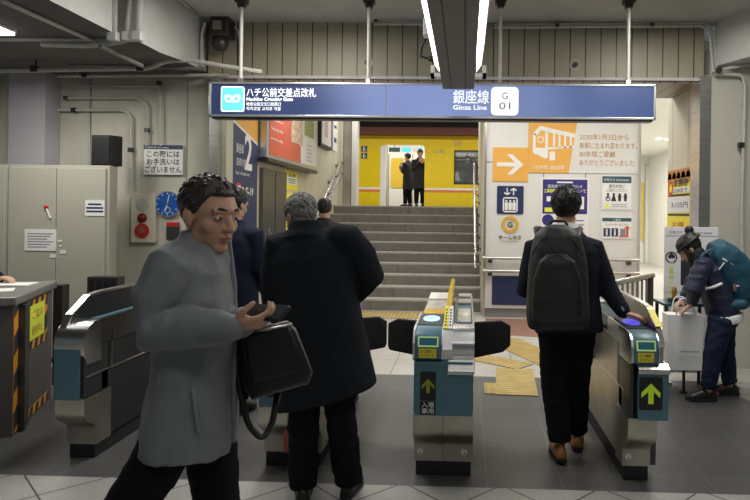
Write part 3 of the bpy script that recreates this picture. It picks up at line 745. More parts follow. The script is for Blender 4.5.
# ------------------------------------------------------------------ pipes and conduits
def curve_path(pts, rad=0.12, n=6):
    """polyline with rounded corners"""
    pts = [Vector(p) for p in pts]; out = [pts[0]]
    for i in range(1, len(pts) - 1):
        a, b, c = pts[i-1], pts[i], pts[i+1]; u = (a - b); v = (c - b); r = min(rad, u.length * .45, v.length * .45)
        s, e = b + u.normalized() * r, b + v.normalized() * r
        for k in range(n + 1): t = k / n; out.append(s * (1-t)**2 + b * 2 * t * (1-t) + e * t * t)
    out.append(pts[-1]); return out
def pipe(pxs, d, r, label, mk='pipe', rad=0.12, clips=(), group=None, cat='pipe'):
    pts = [at(p[0], p[1], p[2] if len(p) > 2 else d) for p in pxs]
    path = curve_path(pts, rad)
    root = empty('conduit', pts[0], label, cat, group)
    m = MB(); m.tube(path, r, 8); build('tube', m, mk, root, smooth='auto')
    for c in clips:
        q = at(c[0], c[1], c[2] if len(c) > 2 else d); m = MB(); m.box(q.x - r * 1.5, q.x + r * 1.5, q.y - r * 1.3, q.y + r * 1.3, q.z - r * 1.4, q.z + r * 1.4); build('clamp', m, 'steel_dark' if mk != 'pipe_dark' else mk, root)
    return root
D = LW - 0.05
pipe([(58, 110), (124, 110), (131, 116), (131, 190)], D, 0.017, 'thin grey conduit bending down the cream wall to the alarm box', rad=0.16, clips=((74, 110), (131, 150)))
pipe([(64, 98), (138, 98), (147, 104), (147, 146)], D, 0.015, 'thin grey conduit bending down the cream wall to the white sign', rad=0.16, clips=((66, 98), (147, 130)))
pipe([(77, 72), (77, 86), (160, 86), (161, 146)], D, 0.014, 'thin grey conduit dropping from a round box above the white sign', rad=0.06, clips=((159, 83),))
pipe([(89, 77), (89.5, 165)], LW - 0.016, 0.010, 'thin vertical conduit on the wall seam behind the loudspeaker')
pipe([(-5, 71), (150, 68.5), (166, 61), (190, 60), (217, 65), (262, 72)], 6.0, 0.022, 'long pale pipe running level from the booth to the sign', rad=0.2, clips=((35, 69), (141, 68)))
pipe([(36, 45), (36, 70)], 6.0, 0.008, 'thin drop rod holding the long pale pipe near the pillar', 'steel_dark')
pipe([(58, 76), (228, 75)], 6.45, 0.018, 'thick dull pipe under the soffit over the cream wall', 'pipe', clips=((85, 75),))
pipe([(42, 44.5), (92, 46), (120, 42), (131, 38.5)], 5.2, 0.022, 'pipe stub with a white end under the soffit', 'pipe', rad=0.1)
pipe([(68, 65), (130, 66), (205, 69)], 6.2, 0.018, 'dark conduit running under the soffit behind the long pale pipe', 'pipe_dark', clips=((68, 62),))
# along the soffit, towards the back
a = ground(2, 1, zA - 0.02); b = ground(95, 42, zA - 0.02)
root = empty('conduit', a, 'pale conduit running back along the dark underside of the soffit', 'pipe'); m = MB(); m.tube([a, b], 0.018, 8); build('tube', m, 'pipe', root, smooth=True)
pipe([(100, 46, 5.1), (142, 66, 5.6)], 5.2, 0.02, 'short slanting conduit from the soffit down to the long pale pipe', 'pipe_dark')
# vertical pipes in the gap of the beam
for px0, px1, r, lb in ((131, 126, 0.02, 'pale vertical pipe with a socket between the two soffit blocks, slimmer one'), (140, 138, 0.028, 'vertical pipe against the edge of the rear soffit block, thicker one'), (114, 113.5, 0.03, 'pale vertical pipe at the end of the front soffit block')):
    d = 5.1 if px0 != 114 else 5.06
    root = empty('conduit', at(px1, 38, d), lb, 'pipe')
    m = MB(); m.tube([at(px0, -6, d), at(px1, 40, d)], r, 10); build('tube', m, 'pipe', root, smooth=True)
    q = at(px1, 36, d); m = MB(); m.box(q.x - r * 1.25, q.x + r * 1.25, q.y - r * 1.25, q.y + r * 1.25, q.z - 0.04, q.z + 0.035); build('socket', m, 'pale_paint', root, bevel=0.005)
for i, dx in enumerate((0, 6, 12)):
    pipe([(193 + dx, 22, 6.35), (191 + dx * .9, 34, 6.35), (191 + dx * .9, 66, 6.35)], 6.35, 0.018, ('pipe in the corner by the bell, next to the pale beam', 'pipe in the corner by the bell, middle of three', 'pipe in the corner by the bell, closest to the tan wall')[i], 'pipe', rad=0.08, clips=((191 + dx * .9, 63, 6.35),) if dx == 0 else ())
pipe([(195, 24), (198, 14.5), (240, 14)], 6.3, 0.016, 'pipe bending from the corner along the ceiling above the bell', rad=0.08)
pipe([(234.5, 27), (238, 30), (240, 40), (242, 70)], 6.44, 0.012, 'thin cable dropping beside the bell', rad=0.06)
a = at(170, 0, 5.4); b = at(197, 14, 6.2)
root = empty('conduit', a, 'pale conduit on the ceiling edge over the rear soffit block', 'pipe'); m = MB(); m.tube([(a.x, a.y - .5, ZC - .02), (b.x, b.y, ZC - .02)], 0.016, 8); build('tube', m, 'pipe', root, smooth=True)
# upper right pair
for i in range(2):
    pipe([(500 - 6, 27.5 - 3 * i), (704 + 4 * i, 26 - 3 * i), (710 + 4.5 * i, 37 - i), (713 + 3.5 * i, 72)], 6.415 + .045 * i, 0.013, ('lower of two pale conduits along the top of the tan wall', 'upper of two pale conduits along the top of the tan wall')[i], rad=0.22, clips=((557, 25.5), (652, 25)) if i == 0 else ())
pipe([(374, 24), (420, 24), (424, 26)], 6.4, 0.012, 'pale conduit along the top of the tan wall beside the light trough', rad=0.02, clips=((376, 20),))
pipe([(716, 74), (742, 75), (745, 84), (742, 200), (742, 262)], 6.42, 0.018, 'pale conduit bending down the wall beside the right stainless jamb', rad=0.14, clips=((741, 145),))
pipe([(718, 70), (735, 67), (765, 62)], 6.36, 0.016, 'pale conduit rising from the jamb under the pale beam', rad=0.1, clips=((719, 70),))
# bell by the left end of the tan wall
q = at(222, 30, 6.38); bl = empty('alarm_bell', (q.x, 6.45, q.z - 0.2), 'old dark alarm bell high on the tan wall corner', 'bell')
m = MB(); m.box(q.x - 0.095, q.x + 0.095, 6.3, 6.49, q.z - 0.08, q.z + 0.12); build('housing', m, 'steel_dark', bl, bevel=0.01)
m = MB(); m.box(q.x - 0.06, q.x + 0.03, 6.285, 6.3, q.z - 0.02, q.z + 0.07); build('label_plate', m, 'steel_warm', bl)
m = MB(); q2 = at(220, 43, 6.35); m.ell(q2, (0.085, 0.07, 0.085)); build('gong', m, 'steel_dark', bl, smooth=True)
# round fittings on the tan wall
for i, (px, py, lb) in enumerate(((367.5, 63, 'small round plate on the tan wall over the sign centre'), (575, 65, 'small round sprinkler plate on the tan wall over the G 01 tile'))):
    q = at(px, py, YW); f = Frame((q.x, YW, q.z), (1, 0, 0)); r_ = empty('sprinkler', (q.x, YW, q.z - 0.05), lb, 'sprinkler')
    m = MB(); f.ring(m, 0, 0, 0.055, 0.012, 0, 0.01); build('ring', m, 'pipe', r_)
    m = MB(); f.disc(m, 0, 0, 0.022, 0, 0.02, 16); build('head', m, 'ink', r_)

# ================================================================== LEFT PASSAGE WALL
def side_frame(px0, px1, py_bottom, py_top, x, ref=None):
    a = onx(px0, py_bottom, x); b = onx(px1, py_bottom, x); t = onx(ref or px0, py_top, x)
    zb_ = onx(ref or px0, py_bottom, x).z
    return Frame((x, a.y, zb_), (0, 1, 0)), b.y - a.y, t.z - zb_
x = PX + 0.03
f, w, h = side_frame(229.5, 256, 284, 112, x, 240)
wp = empty('wayfinding_panel', f.p(w / 2, 0, 0), 'tall navy wall panel with a big white 2', 'sign')
m = MB(); f.rect(m, 0, 0, w, h, -0.028, 0); build('board', m, 'navy', wp)
m = MB(); f.poly(m, [(0, h - 0.10), (w, h - 0.30), (w, h), (0, h)], 0, 0.002); build('orange_top', m, 'orange', wp)
m = MB(); f.poly(m, [(0, h - 0.13), (w, h - 0.33), (w, h - 0.30), (0, h - 0.10)], 0, 0.003); build('white_edge', m, 'white', wp)
zz = onx(245, 168, x).z - f.o.z
m = MB(); f.text(m, '2', w * 0.62, zz - 0.01, 0.60, align='CENTER', bold=0.02, width=0.26)
f.text(m, '銀座線', w * 0.17, zz + 0.17, 0.12, width=w * .27); f.text(m, '浅草方面', w * 0.17, zz + 0.02, 0.10, width=w * .38)
f.text(m, 'for Asakusa', w * 0.17, zz - 0.09, 0.06, width=w * .5)
f.text(m, 'G-02-G-19', w * 0.17, zz - 0.32, 0.13, bold=0.02, width=w * .66); build('lettering', m, 'white', wp)
zr = onx(235, 194, x).z - f.o.z
m = MB(); f.disc(m, w * 0.28, zr, 0.135, 0, 0.002); nb = build('prohibition_disc', m, 'white', wp)
m = MB(); f.ring(m, w * 0.28, zr, 0.135, 0.028, 0.002, 0.004); f.poly(m, [(w*.28-.09, zr+.07), (w*.28-.07, zr+.09), (w*.28+.09, zr-.07), (w*.28+.07, zr-.09)], 0.002, 0.004); build('prohibition_ring', m, 'red', nb)
m = MB(); f.disc(m, w*.28, zr+.055, .022, .002, .003, 14); f.poly(m, [(w*.28-.035, zr-.07), (w*.28+.035, zr-.07), (w*.28+.025, zr+.03), (w*.28-.025, zr+.03)], .002, .003); build('pictogram', m, 'ink', nb)
# white strip beside it
y0 = onx(257.5, 200, PX).y; y1 = onx(262, 200, PX).y
# dark steel door below the poster box
dy0, dy1 = onx(259, 200, PX).y, onx(283, 200, PX).y
zt_ = onx(262, 168, PX).z
m = MB(); m.box(PX, PX + 0.05, dy0, dy1, 0, zt_); o = st('door_2', m, 'dark_door')
m = MB(); m.box(PX + 0.05, PX + 0.055, (dy0 + dy1) / 2 - 0.01, (dy0 + dy1) / 2 + 0.01, 0.02, zt_ - 0.03); build('door_gap', m, 'ink', o)
m = MB(); m.box(PX + 0.05, PX + 0.09, dy0 + 0.22, dy0 + 0.26, 0.9, 1.25); m.box(PX + .05, PX + .065, dy0 + .2, dy0 + .28, 0.85, 1.3); build('door_handle', m, 'steel', o)
# poster box
bx = PX + 0.14
y0, y1 = onx(266, 150, bx).y + .06, onx(317, 150, bx).y
zb0 = onx(266, 157, bx).z; zt0 = zb0 + 0.95
pb = empty('poster_box', (PX, (y0 + y1) / 2, zb0), 'large framed poster case with a red and white poster on the passage wall', 'poster case')
m = MB(); m.box(PX + 0.001, bx, y0, y1, zb0, zt0); build('case', m, 'alu', pb, bevel=0.01)
m = MB(); m.box(PX + 0.001, bx + 0.015, y0 - 0.01, y1 + 0.01, zb0 - 0.05, zb0); build('bottom_rail', m, 'steel_dark', pb, bevel=0.005)
f = Frame((bx, y0, zb0), (0, 1, 0)); L = y1 - y0; hh = zt0 - zb0
m = MB(); f.rect(m, 0.05, 0.05, L - 0.05, hh - 0.05, 0, 0.003); ps = build('poster', m, 'poster_white', pb)
m = MB(); f.poly(m, [(0.05, 0.05), (L * .60, 0.05), (L * .60, 0.30), (L * .40, 0.42), (L * .40, hh - 0.05), (0.05, hh - 0.05)], 0.003, 0.005); build('red_field', m, 'poster_red', ps)
m = MB(); f.rect(m, L * .40, 0.32, L * .64, hh - 0.08, 0.005, 0.007); build('painted_picture', m, 'poster_paint', ps)
m = MB(); f.rect(m, L * .68, hh * .53, L * .90, hh - 0.14, 0.003, 0.005); build('green_picture', m, 'poster_green', ps)
m = MB()
for i, (t, s) in enumerate((('メトロで', .11), ('出かけよう', .11), ('Discover', .06), ('Tokyo by train', .06), ('every day', .05))): f.text(m, t, 0.12, hh - 0.2 - i * 0.125, s, h=0.006, width=L * (.26 if s > .1 else .2))
build('lettering', m, 'white', ps)
m = MB()
for i in range(5): f.rect(m, L * .74, .12 + i * .06, L * (.86 - .02 * (i % 2)), .13 + i * .06, .003, .005)
build('print', m, 'ink_grey', ps)
# yellow posters
for i, (a, b, t, lb) in enumerate(((233, 193, 'ご案内', 'yellow paper poster on the passage wall, lower of the two'), (190, 171, '注意', 'yellow paper poster on the passage wall right under the poster case'))):
    f, w, h = side_frame(283.5, 297.5, a, b, PX + 0.008, 290)
    po = empty('wall_poster', f.p(w / 2, 0, 0), lb, 'poster'); m = MB(); f.rect(m, 0, 0, w, h, -0.006, 0); build('sheet', m, 'yellow', po)
    m = MB(); f.rect(m, w * .25, h * .3, w * .9, h * .7, 0, 0.002); build('white_block', m, 'paper', po)
    m = MB(); f.text(m, t, w * .3, h * .72, h * .2, width=w * .55); [f.rect(m, w * .32, h * (.36 + .1 * k), w * .82, h * (.4 + .1 * k), .002, .003) for k in range(3)]; build('lettering', m, 'ink', po)
# slim black framed notice further in
f, w, h = side_frame(321, 331.5, 146, 108, PX + 0.06, 321)
po = empty('framed_notice', f.p(w / 2, 0, 0), 'narrow black framed white notice farther along the passage wall', 'notice'); m = MB(); f.rect(m, 0, 0, w, h, -0.06, 0); build('frame', m, 'black', po)
m = MB(); f.rect(m, .06, .06, w - .06, h - .06, 0, .003); build('sheet', m, 'poster_white', po)
m = MB(); [f.rect(m, w * (.35 + .1 * k), .2, w * (.39 + .1 * k), h - .12, .003, .004) for k in range(3)]; build('print', m, 'poster_red', po)
f, w, h = side_frame(333, 337, 150, 108, PX + 0.03, 333)
po = empty('wall_poster', f.p(w / 2, 0, 0), 'pale unframed poster by the landing beyond the narrow framed notice', 'poster'); m = MB(); f.rect(m, 0, 0, w, h, -.028, 0); build('sheet', m, 'poster_white', po)
m = MB(); f.rect(m, w * .2, h * .55, w * .8, h * .62, 0, .003); f.rect(m, w * .2, h * .2, w * .8, h * .32, 0, .003); build('print', m, 'navy', po)

# stair handrails
def rail(label, xw, s):
    root = empty('stair_handrail', (xw, 10.3, 0.3), label, 'handrail')
    x = xw + s * 0.09
    def zz(y, h): return (y - SD) / TR * RI + h
    for h in (0.72, 0.94):
        m = MB(); m.tube(curve_path([(x, SD - 0.35, h + .0), (x, SD + 0.1, zz(SD + .1, h)), (x, SD + 3.0, zz(SD + 3.0, h)), (x, SD + 3.4, zz(SD + 3.0, h))], .1), 0.019, 10); build('rail', m, 'steel_bright', root, smooth=True)
    for k in range(5):
        y = SD + .15 + k * 0.7
        m = MB()
        for h in (0.72, 0.94): m.cyl((xw, y, zz(y, h) - .06), (x, y, zz(y, h) - .01), 0.009, 8); m.cyl((xw, y, zz(y, h) - .06), (xw + s * .012, y, zz(y, h) - .06), 0.03, 12)
        build('bracket', m, 'steel_dark', root)
rail('double steel stair handrail on the passage wall beyond the poster case', PX, 1)
rail('double steel stair handrail beside the white sign wall', WX0 - 0.02, -1)

# ================================================================== WHITE SIGN WALL GRAPHICS
PD = 9.3
def fr(px0, py0, px1, py1, d=PD - 0.012): return front(px0, py0, px1, py1, d)
f, w, h = fr(493, 147.5, 528, 181.5)
r = empty('direction_sign', f.p(w / 2, 0, 0), 'orange square sign with a white arrow', 'sign'); m = MB(); f.rect(m, 0, 0, w, h, -.01, 0); build('board', m, 'orange', r)
m = MB(); f.poly(m, [(w*.11, h*.44), (w*.62, h*.44), (w*.40, h*.20), (w*.55, h*.20), (w*.87, h*.50), (w*.55, h*.80), (w*.40, h*.80), (w*.62, h*.56), (w*.11, h*.56)], 0, .003); build('arrow', m, 'white', r)
f, w, h = fr(497, 186, 523.5, 214)
r = empty('lift_sign', f.p(w / 2, 0, 0), 'navy square lift pictogram sign with three white figures', 'sign'); m = MB(); f.rrect(m, 0, 0, w, h, .02, -.01, 0); build('board', m, 'navy', r)
m = MB()
for (a0, b0, a1, b1) in ((.22, .06, .78, .11), (.22, .55, .78, .60), (.22, .06, .27, .60), (.73, .06, .78, .60)): f.rect(m, w*a0, h*b0, w*a1, h*b1, 0, .003)
build('cabin', m, 'white', r)
for k in range(3):
    m = MB(); cx = w * (.355 + .145 * k); f.disc(m, cx, h*.46, .016, 0, .003, 14); f.poly(m, [(cx-.022, h*.14), (cx+.022, h*.14), (cx+.026, h*.41), (cx-.026, h*.41)], 0, .003); build('figure', m, 'white', r)
for s, cx in ((-1, .38), (1, .62)):
    m = MB(); b0 = h*.67; t0 = h*.93
    if s < 0: b0, t0 = t0, b0
    d = 1 if s > 0 else -1
    f.poly(m, [(w*cx-.008, b0), (w*cx+.008, b0), (w*cx+.008, t0-d*.03), (w*cx+.045, t0-d*.045), (w*cx+.045, t0-d*.025), (w*cx, t0), (w*cx-.045, t0-d*.025), (w*cx-.045, t0-d*.045), (w*cx-.008, t0-d*.03)], 0, .003); build('arrow', m, 'white', r)
f, w, h = fr(497, 215.5, 523, 242)
r = empty('line_symbol_sign', f.p(w / 2, 0, 0), 'gold ring symbol with a letter G and platform text below', 'sign')
m = MB(); f.ring(m, w*.5, h*.66, .125, .045, -.01, .002); build('ring', m, 'gold', r)
m = MB(); f.text(m, 'G', w*.5, h*.66-.043, .115, h=0, bold=.02, align='CENTER'); f.text(m, 'ホームゆき', w*.5, h*.1, .075, h=0, align='CENTER', width=w*.86, bold=.01); f.text(m, 'to the platform', w*.5, h*.0, .03, h=0, align='CENTER', width=w*.6); build('lettering', m, 'ink', r)
# big banner
f, w, h = fr(529, 123, 639, 173)
r = empty('banner', f.p(w / 2, 0, 0), 'wide white banner with an orange train drawing and brown lettering', 'banner'); m = MB(); f.rect(m, 0, 0, w, h, -.01, 0); build('sheet', m, 'white_panel', r)
m = MB(); f.poly(m, [(0, 0), (w*.365, 0), (w*.435, h), (0, h)], 0, .002); og_ = build('orange_field', m, 'orange', r)
m = MB()
f.poly(m, [(w*.04, h*.78), (w*.10, h*.93), (w*.42, h*.78), (w*.41, h*.70), (w*.11, h*.84), (w*.07, h*.72)], .002, .004)
f.poly(m, [(w*.04, h*.78), (w*.065, h*.78), (w*.065, h*.36), (w*.04, h*.40)], .002, .004)
f.poly(m, [(w*.15, h*.83), (w*.175, h*.82), (w*.175, h*.30), (w*.15, h*.28)], .002, .004)
f.poly(m, [(w*.065, h*.50), (w*.15, h*.49), (w*.15, h*.28), (w*.065, h*.38)], .002, .004)
f.poly(m, [(w*.175, h*.5), (w*.41, h*.54), (w*.405, h*.51), (w*.175, h*.46)], .002, .004)
for k in range(4): f.poly(m, [(w*(.22+.05*k), h*(.79-.025*k)), (w*(.238+.05*k), h*(.785-.025*k)), (w*(.238+.05*k), h*.5), (w*(.22+.05*k), h*.5)], .002, .004)
f.rect(m, w*.19, h*.25, w*.24, h*.42, .002, .004); f.ring(m, w*.108, h*.66, .05, .012, .002, .004)
build('train_drawing', m, 'white', og_)
m = MB(); f.text(m, '1939年-2020年', w*.05, h*.07, .075, width=w*.28, h=.003); build('year_lettering', m, 'white', og_)
m = MB()
for i, (t, k) in enumerate((('2020年1月3日から', .44), ('新駅に生まれ変わります。', .515), ('80年間ご愛顧', .32), ('ありがとうございました!', .50))): f.text(m, t, w*.46, h*(.67 - .17*i), .095, width=w*k)
build('lettering', m, 'brown_ink', r)
# navy and white poster behind the backpack wearer
f, w, h = fr(541, 178, 588.5, 240)
r = empty('notice_poster', f.p(w / 2, 0, 0), 'framed white poster with a deep navy upper half and yellow lettering', 'poster'); m = MB(); f.rrect(m, 0, 0, w, h, .02, -.01, 0); build('frame', m, 'white', r)
m = MB(); f.rect(m, .025, h*.42, w-.025, h-.025, 0, .002); build('navy_field', m, 'indigo', r)
m = MB(); f.rect(m, .025, .025, w-.025, h*.42, 0, .002); build('white_field', m, 'poster_white', r)
m = MB(); f.text(m, '駅改良工事のお知らせ', w*.5, h*.84, .055, h=.003, align='CENTER', width=w*.72); build('white_lettering', m, 'white', r)
for q in ((.33, .915, .66, .94), (.12, .62, .3, .70), (.62, .5, .9, .7)): m = MB(); f.rect(m, w*q[0], h*q[1], w*q[2], h*q[3], .002, .004); build('white_block', m, 'white', r)
m = MB(); f.text(m, '工事期間と迂回路', w*.06, h*.765, .06, h=.003, width=w*.5, bold=.02); f.rect(m, w*.08, h*.45, w*.28, h*.52, .002, .004); build('yellow_lettering', m, 'yellow_green', r)
m = MB(); f.text(m, 'について', w*.58, h*.765, .06, h=.003, width=w*.36, bold=.01); build('pale_lettering', m, 'white', r)
m = MB(); f.disc(m, w*.15, h*.32, .085, .002, .004); [f.rect(m, w*.3, h*(.1+.07*k), w*.9, h*(.115+.07*k), .002, .003) for k in range(4)]; build('blue_marks', m, 'indigo', r)
# two information sheets
f, w, h = fr(602.5, 176.5, 631, 209.5)
r = empty('information_sheet', f.p(w / 2, 0, 0), 'white information sheet with four dark figures and a warning triangle', 'notice'); m = MB(); f.rect(m, 0, 0, w, h, -.01, 0); build('sheet', m, 'paper', r)
m = MB(); f.rect(m, 0, h*.80, w, h, 0, .002); hb = build('header_band', m, 'dark_teal_ink', r)
m = MB(); f.text(m, 'お知らせ Information', w*.06, h*.86, .05, h=.003, width=w*.86); build('header_lettering', m, 'white', hb)
m = MB(); f.text(m, '優先利用に', w*.5, h*.66, .055, h=.001, align='CENTER', width=w*.56); f.text(m, 'ご協力ください', w*.5, h*.54, .055, h=.001, align='CENTER', width=w*.7); build('lettering', m, 'ink', r)
for k in range(4):
    m = MB(); cx = w*(.2 + .2*k); f.disc(m, cx, h*.46, .018, 0, .003, 14)
    if k == 0: f.ring(m, cx, h*.33, .036, .012, 0, .003, 20); f.rect(m, cx-.012, h*.33, cx+.008, h*.43, 0, .003)
    elif k == 1: f.poly(m, [(cx-.04, h*.25), (cx+.035, h*.25), (cx+.012, h*.43), (cx-.014, h*.43)], 0, .003)
    else: f.poly(m, [(cx-.016, h*.25), (cx+.016, h*.25), (cx+.026, h*.43), (cx-.026, h*.43)], 0, .003)
    build('figure', m, 'ink', r)
m = MB(); f.rect(m, w*.05, h*.03, w*.95, h*.22, 0, .002); gn = build('green_note', m, 'poster_white', r)
m = MB(); f.poly(m, [(w*.08, h*.05), (w*.27, h*.05), (w*.175, h*.20)], .002, .004); build('warning_triangle', m, 'yellow_green', gn)
m = MB(); [f.rect(m, w*.33, h*(.08+.06*k), w*.85, h*(.10+.06*k), .002, .003) for k in range(2)]; build('print', m, 'ink_grey', gn)
f, w, h = fr(602.5, 218, 631, 238.5)
r = empty('information_sheet', f.p(w / 2, 0, 0), 'white information sheet with square navy pictograms and an orange route line', 'notice'); m = MB(); f.rect(m, 0, 0, w, h, -.01, 0); build('sheet', m, 'paper', r)
m = MB(); f.rect(m, 0, h*.83, w, h, 0, .002); hb = build('header_band', m, 'dark_teal_ink', r)
m = MB(); f.text(m, 'ご案内', w*.5, h*.85, .04, h=.003, align='CENTER'); build('header_lettering', m, 'white', hb)
m = MB(); f.text(m, 'エレベーターはこちら', w*.5, h*.62, .045, h=.001, align='CENTER', width=w*.8); build('lettering', m, 'ink', r)
for k, g in enumerate('♿i'):
    m = MB(); f.rect(m, w*(.04+.28*k), h*.1, w*(.27+.28*k), h*.5, 0, .003); pk = build('pictogram', m, 'navy', r)
    m = MB(); cx = w*(.155+.28*k); f.disc(m, cx, h*.42, .014, .003, .005, 12); f.rect(m, cx-.012, h*.15, cx+.012, h*.36, .003, .005); build('pictogram_figure', m, 'white', pk)
m = MB(); f.rect(m, w*.62, h*.14, w*.8, h*.48, 0, .003); build('map_block', m, 'ink_grey', r)
m = MB(); f.poly(m, [(w*.58, h*.08), (w*.9, h*.08), (w*.9, h*.5), (w*.98, h*.5), (w*.86, h*.62), (w*.74, h*.5), (w*.82, h*.5), (w*.82, h*.14), (w*.58, h*.14)], .003, .005); build('route_arrow', m, 'poster_red', r)
# navy plate near the floor
f, w, h = fr(492, 276, 527, 305)
m = MB(); f.rect(m, 0, 0, w, h, -.01, 0); build('wall_plate', m, 'navy', label='plain navy plate low on the white sign wall below the grab rails', cat='panel')
# bumper rails
for i, (py, lb) in enumerate(((258, 'upper grey rail across the white sign wall'), (271, 'lower grey rail across the white sign wall'))):
    z = at(490, py, PD - .06).z
    r = empty('wall_rail', ((WX0 + WX1) / 2, PD - .06, z), lb, 'rail')
    m = MB(); m.cyl((WX0 - .01, PD - .06, z), (WX1 - .02, PD - .06, z), .022, 12); build('rail', m, 'steel', r, smooth='auto')
    for px in (490, 560, 628):
        xx = at(px, py, PD).x; m = MB(); m.box(xx - .03, xx + .03, PD - .07, PD - .001, z - .07, z - .015); build('bracket', m, 'steel_dark', r)

# ================================================================== TRAIN
TD = 18.6
tr = empty('train', (at(440, 200, TD).x, TD, 1.0), 'yellow subway train with an open door beyond the stairs', 'train')
def TX(px): return at(px, 170, TD).x
def TZ(py): return at(430, py, TD).z
d0, d1, w0, w1 = TX(380), TX(424.5), TX(454), TX(496)
ztt, zfl = TZ(136.5), 1.68
zdt, zwt, zwb = TZ(145), TZ(150), TZ(184)
def rect_wall(m, x0, x1, z0, z1): m.box(x0, x1, TD, TD + 0.1, z0, z1)
m = MB()
rect_wall(m, TX(300), d0, 0.7, ztt); rect_wall(m, d0, d1, zdt, ztt); rect_wall(m, d0, d1, .7, zfl - .02); rect_wall(m, d1, w0, .7, ztt)
rect_wall(m, w0, w1, zwt, ztt); rect_wall(m, w0, w1, .7, zwb); rect_wall(m, w1, TX(505), .7, ztt)
m.prism_x([(TD, ztt), (TD + .1, ztt), (TD + .5, ztt + .12), (TD + .42, ztt + .2), (TD - .0, ztt + .02)], TX(300), TX(505))
build('body_side', m, 'train_yellow', tr)
for i in (0, 1):
    xx = (d0, d1)[i]; s = (1, -1)[i]
    m = MB(); m.prism_y([(xx, zdt), (xx + s * .12, zdt)] + [(xx + s * (.12 - .12 * math.sin(R(t))), zdt - .12 + .12 * math.cos(R(t))) for t in (15, 30, 45, 60, 75, 90)], TD, TD + .1); build('door_corner', m, 'train_yellow', tr)
m = MB(); f = Frame((0, TD, 0), (1, 0, 0))
zs1, zs0 = TZ(188), TZ(190)
for a, b in ((TX(300), d0), (d1, TX(505))): m = MB(); f.rect(m, a, zs0, b, zs1, 0, .004); build('white_stripe', m, 'train_white', tr)
m = MB()
for a, b in ((TX(300), d0), (d1, TX(505))): m = MB(); f.rect(m, a, TZ(192.5), b, zs0, 0, .004); build('orange_stripe', m, 'train_orange', tr)
m = MB(); f.text(m, '1232', TX(439), TZ(153), .17, align='CENTER', width=TX(445) - TX(434)); build('number_lettering', m, 'ink_grey', tr)
m = MB(); f.rect(m, TX(454), TZ(146), TX(461.5), TZ(140), 0, .012); build('side_plate', m, 'yellow_clear', tr)
for py, k in ((149.5, 0), (156.5, 1)):
    z = TZ(py); xx = TX(364)
    m = MB(); f.rect(m, xx - .09, z - .085, xx + .09, z + .085, 0, .004); pl = build('pictogram', m, 'navy', tr)
    m = MB(); f.disc(m, xx - .01, z + .05, .022, .004, .008, 12); f.ring(m, xx, z - .025, .045, .014, .004, .008, 16); f.rect(m, xx - .02, z - .03, xx, z + .035, .004, .008); build('pictogram_figure', m, 'white', pl)
# window frame and glass
m = MB(); m.box(w0, w1, TD + .02, TD + .05, zwb, zwt); build('window_glass', m, 'train_glass', tr)
m = MB()
for q in ((w0, w0 + .04, zwb, zwt), (w1 - .04, w1, zwb, zwt), (w0, w1, zwb, zwb + .04), (w0, w1, zwt - .04, zwt)): m.box(q[0], q[1], TD - .01, TD + .06, q[2], q[3])
build('window_frame', m, 'ink', tr)
# inside of the carriage
TB = TD + 2.5
m = MB(); m.box(TX(300), TX(505), TD + .1, TB, zfl - .06, zfl); build('carriage_floor', m, 'counter_grey', tr)
m = MB(); m.box(TX(300), TX(505), TB, TB + .1, zfl, 4.05); build('far_side', m, 'train_white', tr)
m = MB(); m.box(TX(300), TX(505), TD + .1, TB, 4.0, 4.05); build('carriage_ceiling', m, 'train_white', tr)
for y in (TD + .8, TD + 1.9):
    m = MB(); m.box(TX(300), TX(505), y - .1, y + .1, 3.94, 3.99); build('strip_light', m, 'lamp_panel', tr)
fi = Frame((0, TB - .001, 0), (1, 0, 0))
q0, q1 = at(391, 158, TB), at(404, 188, TB)
m = MB(); fi.rrect(m, q0.x, q1.z, q1.x, q0.z, .08, 0, .02); build('far_door_window', m, 'yellow_clear', tr)
q0, q1 = at(388.5, 154, TB), at(424, 206, TB)
m = MB(); fi.rect(m, q0.x, zfl, q0.x + .03, q0.z, 0, .015); fi.rect(m, (q0.x + q1.x) / 2 + .2, zfl, (q0.x + q1.x) / 2 + .22, q0.z, 0, .015); build('far_door_seam', m, 'ink_grey', tr)
for px0, px1, mk in ((389, 400, 'dark_teal_ink'), (402, 411, 'sign_cyan'), (413, 418, 'poster_white'), (418.5, 422, 'sign_cyan')):
    q0, q1 = at(px0, 147.5, TD + 1.2), at(px1, 152, TD + 1.2)
    m = MB(); m.box(q0.x, q1.x, TD + 1.18, TD + 1.2, q1.z, q0.z); m.box((q0.x + q1.x) / 2 - .01, (q0.x + q1.x) / 2 + .01, TD + 1.185, TD + 1.195, q0.z, 4.0); build('hanging_poster', m, mk, tr)
m = MB(); p = at(387, 170, TD + .3); m.cyl((p.x, TD + .3, zfl), (p.x, TD + .3, 4.0), .02, 10); build('grab_pole', m, 'steel_bright', tr, smooth='auto')
m = MB(); m.box(TX(380) - .1, TX(380) + .16, TD + .03, TD + .07, zfl, zdt); build('door_leaf', m, 'train_white', tr)
m = MB(); m.box(TX(445), TX(500), TB - .45, TB, zfl + .38, zfl + .48); m.box(TX(445), TX(500), TB - .12, TB - .01, zfl + .48, zfl + .9); build('bench_seat', m, 'puffer', tr)
q0, q1 = at(448, 157, TB), at(505, 172, TB); m = MB(); fi.rect(m, q0.x, q1.z, q1.x, q0.z, 0, .02); build('far_window', m, 'glass', tr)
m = MB(); z = TZ(157); m.cyl((TX(440), TD + 1.0, z), (TX(500), TD + 1.0, z), .015, 8); build('strap_rail', m, 'steel_bright', tr, smooth=True)
area('train_lamp', (TX(420), TD + 1.25, 3.92), 6.0, 0.4, 90, col=(1, 0.98, 0.95))

